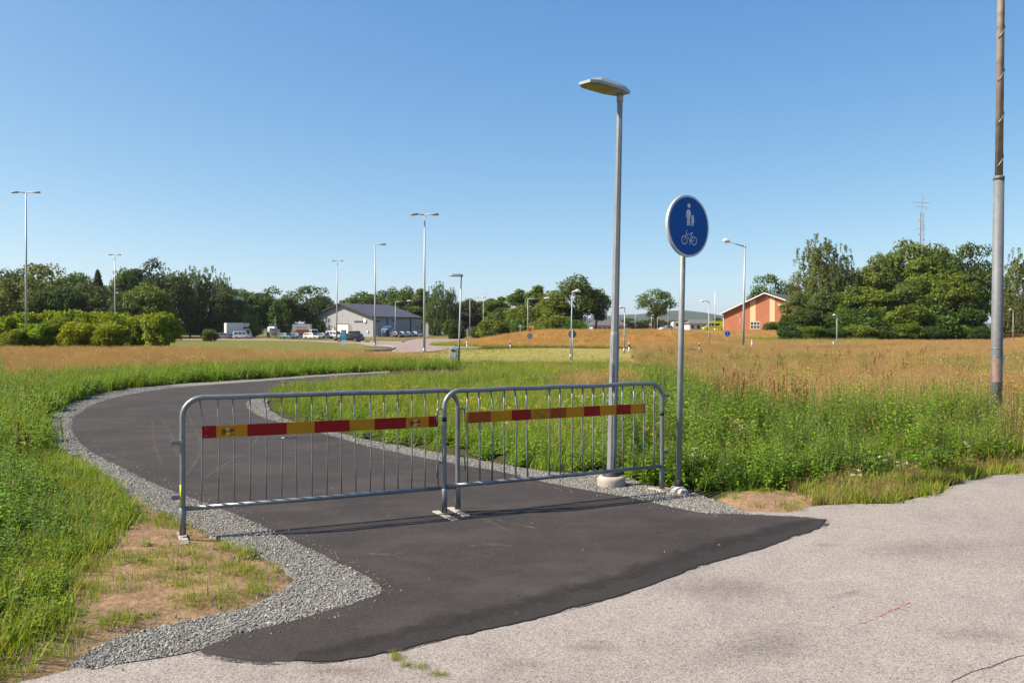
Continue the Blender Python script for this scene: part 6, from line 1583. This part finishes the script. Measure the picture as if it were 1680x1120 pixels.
for kd, px, top_, w, tone in (('round1',-40,462,70,OL),('round2',18,458,60,OL),('round0',62,453,66,OL),('round3',104,466,66,MD),('round1',140,466,72,MD),('round2',176,470,60,DK),('round0',200,478,50,DK)):
    tree(kd, px, top_, w, 165+random.uniform(-6,6), tone, lb2, g1+' front', 'broadleaf_tree', spread=1.08)
for kd, px, top_ in (('round3',222,470),('round2',252,464)): tree(kd, px, top_, 58, 160, (.12,.15,.03), 'light green tree standing out before the birches', 'light green trees before the birches', 'broadleaf_tree', spread=1.1)
g2 = 'yellow-green bushes along the dry meadow'
for i, (px, top_, w, Y) in enumerate(((-95,516,70,90),(-45,514,66,93),(-5,518,60,88),(20,520,56,92),(48,512,56,90),(84,510,60,92),(112,509,56,88),(146,511,58,91),(176,512,56,89),(202,514,54,92),(60,530,50,85),(130,528,54,85),(30,540,46,84),(185,530,50,85),(222,518,48,90))):
    tree('bush%d' % (i % 4), px, top_, w, Y, YG if i % 3 else (.15,.2,.022), 'yellow-green bush in the dense row beside the mast', g2, 'bush', 'bush', spread=1.2)
tree('bush1', 262, 512, 62, 87, (.17,.21,.025), 'last yellow-green bush of the row, open at its foot', None, 'bush', 'bush', spread=1.05)
tree('bush2', 345, 540, 26, 150, (.14,.16,.05), 'small olive shrub on the lawn left of the parked cars', None, 'bush', 'bush', spread=1.08)
g3 = 'trees round the hall'
for kd, px, top_, w, Y, tone in (('oak0',398,474,60,232,MD),('round1',440,470,72,230,MD),('round2',418,482,64,228,DK),('oak1',505,468,86,238,DK),('round0',475,485,60,240,DK),('round3',530,482,60,250,DK),('bush0',405,500,50,222,OL),('bush1',458,505,46,226,MD),('bush2',522,520,40,236,MD)):
    tree(kd, px, top_, w, Y, tone, 'dark broadleaf tree left of the hall behind the boat', g3+' left', 'broadleaf_tree', spread=1.05)
for kd, px, top_, w, Y, tone in (('round2',600,478,70,268,MD),('round3',640,471,60,266,MD),('round0',668,470,56,262,MD),('poplar0',692,474,40,258,BR),('birch0',718,462,52,250,BR),('birch1',740,472,34,250,BR),('bush1',690,500,60,262,DK),('bush3',724,505,60,262,DK),('round2',575,489,50,300,DK),('round1',622,485,60,275,MD)):
    tree(kd, px, top_, w, Y, tone, 'tree rising behind the roof of the hall', g3+' behind', 'broadleaf_tree', spread=1.05)
g4 = 'trees behind the roundabout mound'
for kd, px, top_, w, Y, tone in (('round3',775,490,70,262,(.05,.055,.02)),('round0',800,493,50,260,(.05,.055,.02)),('poplar0',815,487,42,250,BG),('round1',750,500,50,268,DK),('poplar1',850,474,42,215,BG),('poplar0',880,469,46,212,BG),('bush2',862,500,60,205,BG),('round1',905,480,60,200,BG),('bush0',832,505,50,225,MD),('poplar1',770,492,40,285,MD)):
    tree(kd, px, top_, w, Y, tone, 'mid green tree in the group behind the mound', g4, 'broadleaf_tree', spread=1.08)
tree('round0', 945, 451, 92, 190, MD, 'largest rounded tree behind the mound beside the near lamp', None, 'broadleaf_tree', rz=1.0, spread=1.05)
tree('oak1', 978, 474, 50, 192, DK, 'dark tree tucked against the largest rounded tree', None, 'broadleaf_tree', spread=1.05)
tree('round3', 915, 478, 60, 188, BG, 'bright green tree at the flank of the largest rounded tree', None, 'broadleaf_tree', spread=1.05)
for i, (px, top_, w, Y) in enumerate(((745,524,30,205),(805,524,38,195),(835,528,32,196),(862,522,36,190),(890,520,40,186),(915,516,44,184),(940,525,40,182),(785,535,24,200))):
    tree('bush%d' % (i % 4), px, top_, w, Y, (.13,.165,.03) if i in (1,4,5) else MD, 'low bush at the foot of the trees behind the mound', 'low bushes behind the mound', 'bush', 'bush', spread=1.3)
tree('oak0', 1075, 474, 62, 235, MD, 'isolated rounded oak behind the white parked car', None, 'oak_tree', spread=1.1)
tree('oak1', 1262, 449, 66, 240, MD, 'rounded oak standing behind the brick house roof', None, 'oak_tree', spread=1.05)
tree('round2', 1300, 465, 40, 225, DK, 'dark tree between the brick house and the weeping birch', None, 'broadleaf_tree', spread=1.08)
g5 = 'big tree group on the far side of the dry meadow'
tree('birch1', 1345, 386, 92, 172, BR, 'tall weeping birch rising above the group beside the brick house', None, 'birch_tree', rz=.4, spread=1.05)
tree('birch2', 1378, 402, 56, 170, BR, 'second weeping birch with a pointed top', None, 'birch_tree', rz=2.0, spread=1.1)
for kd, px, top_, w, Y, tone in (('round1',1430,418,80,172,OL),('oak0',1490,394,110,175,OL),('round3',1545,400,90,176,OL),('oak1',1588,398,90,172,MD),('round0',1460,412,80,176,MD),('round2',1520,420,90,168,BG),('round1',1600,425,50,172,DK)):
    tree(kd, px, top_, w, Y, tone, 'tall broadleaf tree in the big group across the dry meadow', g5, 'broadleaf_tree', spread=1.05)
for kd, px, top_, w, Y, tone in (('round0',1310,478,60,165,BR),('round3',1350,472,60,162,BR),('round1',1400,468,70,160,BG),('round2',1440,470,80,158,BG),('round0',1480,462,70,157,OL),('round3',1520,448,80,158,BG),('round1',1562,448,80,158,BG),('round2',1595,462,56,160,MD),('bush0',1425,505,80,154,MD),('bush3',1375,512,60,156,MD),('bush1',1325,508,60,157,DK),('bush2',1480,500,80,153,BG),('bush0',1540,500,80,153,MD),('bush1',1588,505,60,154,DK),('bush3',1300,515,46,158,MD)):
    tree(kd, px, top_, w, Y, tone, 'lower leafy tree along the front of the big group', g5+' front', 'broadleaf_tree', spread=1.05)
for i, (px, top_, w) in enumerate(((1296,535,36),(1330,535,44),(1365,538,40),(1410,532,50),(1450,535,44),(1490,530,46),(1530,535,40),(1570,532,44),(1606,538,36))):
    tree('bush%d' % (i % 4), px, top_, w, 150+random.uniform(-2,2), BG if i % 2 else DK, 'low shrub hemming the big tree group', 'shrubs hemming the big tree group', 'bush', 'bush', spread=1.2)
for i, (kd, px, top_, w, Y, lab) in enumerate((('birch0',1672,408,66,165,'weeping birch just right of the tall grey pole'),('birch2',1715,400,60,160,'weeping birch farther right of the tall grey pole'),('round2',1640,470,46,215,'dark tree seen through the gap beside the tall pole'),('bush1',1650,525,40,190,'low shrub in the gap beside the tall pole'))):
    tree(kd, px, top_, w, Y, BR if 'birch' in kd else DK, lab, None, 'bush' if 'bush' in kd else 'birch_tree' if 'birch' in kd else 'broadleaf_tree', 'bush' if 'bush' in kd else 'tree', spread=1.05)
g6 = 'far trees on the horizon'
for i, px in enumerate(list(range(990, 1200, 14))+list(range(1205, 1300, 18))):
    tree(('round%d' if i % 3 else 'oak0') % (i % 4) if i % 3 else 'oak0', px, 526+random.uniform(-5,5), 34, 330+random.uniform(-15,30), (.05,.07,.03), 'far dark tree on the low horizon behind the mound', g6, 'broadleaf_tree', spread=1.08)
tree('bush3', 1270, 528, 36, 192, MD, 'shrub before the window wall of the brick house', None, 'bush', 'bush', spread=1.08)

tree('bush2', 1138, 572, 26, 60, (.1,.13,.05), 'low round shrub in the dry meadow next to a thin marker post', None, 'bush', 'bush', spread=1.0)

for px in (-190, -260, -330, -410): tree('round%d' % (px % 4), px, 440+random.uniform(-8,12), 100, 214, DK if px % 20 else MD, lb1, g1, 'broadleaf_tree', spread=1.05)
for px in (-150, -205, -265, -330): tree('bush%d' % (px % 4), px, 514+random.uniform(-3,4), 66, 91, YG, 'x', g2, 'bush', 'bush', spread=1.2)
for i, (px, top_) in enumerate(((1765,415),(1820,400),(1880,410),(1950,402),(2030,415))): tree(('birch0','oak0','round1','round3','oak1')[i], px, top_, 90, 168, (BR,OL,MD,BG,OL)[i], 'tree beyond the weeping birches, %s from the tall grey pole' % ORD[i], 'trees beyond the weeping birches', 'broadleaf_tree', spread=1.05)
for g_, w_, r_, v_ in ((g1, 'dark broadleaf tree at the back of the wood', 'the hall', True), (g1+' birches', 'tall birch in the wood behind the bushes', 'the box truck', True), (g1+' front', 'paler olive tree at the front of the wood', 'the light green trees', True),
    ('light green trees before the birches', 'light green tree before the birches', 'the box truck', True), (g2, 'yellow-green bush in the row', 'its open-footed end bush', True), (g3+' left', 'dark tree behind the boat', 'the box truck', False), (g3+' behind', 'tree behind the hall roof', 'the boat side', False),
    (g4, 'mid green tree behind the mound', 'the hall', False), ('low bushes behind the mound', 'low bush behind the mound', 'the hall', False), (g5, 'tall tree in the big group', 'the brick house', False), (g5+' front', 'lower tree fronting the big group', 'the brick house', False),
    ('shrubs hemming the big tree group', 'low shrub hemming the big group', 'the brick house', False), (g6, 'far dark tree on the horizon', 'the near lamp', False)):
    ranked(of_group(g_), w_, r_, v_)
# yellow flowering clumps standing out of the dry meadow
m_yl = leafmat('ragwort_leaf', (.07,.1,.02), (.15,.17,.04), .3)
def ragwort(px, py, w, h, label, seed):
    rs = random.Random(seed); st = random.getstate(); random.seed(seed); X, Y = G(px, py); t = thing('ragwort', label, 'plant', (X, Y, hz(X, Y)), 0, None)
    lf = VB(); fl_ = VB()
    for i in range(int(26*w)):
        a = rnd(0,6.283); r = w*.5*math.sqrt(random.random()); b0 = Vector((r*math.cos(a), r*math.sin(a), 0)); hh = h*rnd(.7,1.1)
        weed(lf, b0, hh*.92, 12, .07, .014, 0, 0, .08); flowerhead(fl_, b0+Vector((0,0,hh*.95)), .09, 16, 0)
    for vb, nm, mt in ((lf, 'foliage', m_yl), (fl_, 'flower_heads', m_yell)):
        me = bpy.data.meshes.new(nm); me.from_pydata(vb.v, [], vb.f); me.materials.append(mt); at = me.attributes.new('tint', 'FLOAT', 'POINT'); at.data.foreach_set('value', vb.t)
        o = bpy.data.objects.new(nm, me); C.objects.link(o); o.parent = t
    random.setstate(st)
ragwort(1358, 606, 2.0, .75, 'broad yellow-flowering clump in the dry meadow', 1); ragwort(1580, 602, 2.3, .8, 'widest yellow-flowering clump near the tall grey pole', 2)
ragwort(400, 590, 1.0, .8, 'yellow-flowering clump in the dry band before the lawn', 3); ragwort(1500, 601, 1.5, .5, 'faded yellow clump between the two larger ones', 4)
ragwort(1676, 700, 1.2, .75, 'yellow-flowering clump right of the tall grey pole', 5); ragwort(1425, 577, 1.6, .8, 'small yellow clump close to the big trees', 6)
ragwort(500, 607, .9, .7, 'yellow-flowering clump at the edge of the green strip', 7); ragwort(320, 614, .9, .7, 'yellow-flowering clump behind the far bend', 8); ragwort(768, 710, .5, .55, 'yellow-flowering plant behind the joint of the barriers', 9)

# ------------------------------------------------------------------ hills
mb = MB(); xs_ = np.linspace(-3500, 4200, 150); Yh = 2600
prof = []
for x in xs_:
    px = 840+F*x/Yh; top_ = 30*(.5+fbm(x, 0, 700, 61)) + 26*math.exp(-((px-1110)/55)**2) + 18*math.exp(-((px-1010)/60)**2) + 14*math.exp(-((px-1180)/60)**2)+ 40*math.exp(-((px-770)/60)**2)
    prof.append(top_+3*fbm(x, 5, 30, 63))
vs = []
for x, h in zip(xs_, prof): vs += [(x, Yh-500, -2), (x, Yh-150, h*.75), (x, Yh, h), (x, Yh+500, -2)]
fs = []
for i in range(len(xs_)-1):
    for k in range(3): fs.append((4*i+k, 4*i+4+k, 4*i+5+k, 4*i+1+k))
m_hill = paint('wooded_hill', (.035,.05,.025), .95, 0, .3, .02)
mb.add(vs, fs).build('hills', m_hill, None, True)['kind'] = 'structure'

# ------------------------------------------------------------------ one common reflectance level for all surfaces
ALB = .76
for m in bpy.data.materials:
    nt = m.node_tree
    for n in list(nt.nodes):
        if n.type not in ('BSDF_PRINCIPLED', 'BSDF_TRANSLUCENT'): continue
        s_ = n.inputs[0]
        if s_.is_linked:
            src = s_.links[0].from_socket; nt.links.new(mixc(nt, 1.0, src, (ALB, ALB, ALB), 'MULTIPLY'), s_)
        else: s_.default_value = tuple(c*ALB for c in s_.default_value[:3])+(1,)

# ------------------------------------------------------------------ air
m_haze = bpy.data.materials.new('haze_air'); m_haze.use_nodes = True; nt = m_haze.node_tree
nt.nodes.remove(nt.nodes['Principled BSDF']); pv = nt.nodes.new('ShaderNodeVolumePrincipled')
pv.inputs['Color'].default_value = (.8,.88,1,1); pv.inputs['Density'].default_value = .00006; pv.inputs['Anisotropy'].default_value = .2
nt.links.new(pv.outputs[0], nt.nodes['Material Output'].inputs['Volume'])
hb = MB().box(-7200, 7200, -300, 7300, -3, 130).build('haze', m_haze); hb['kind'] = 'stuff'; tag(hb, 'thin summer haze paling the far hills', 'haze')
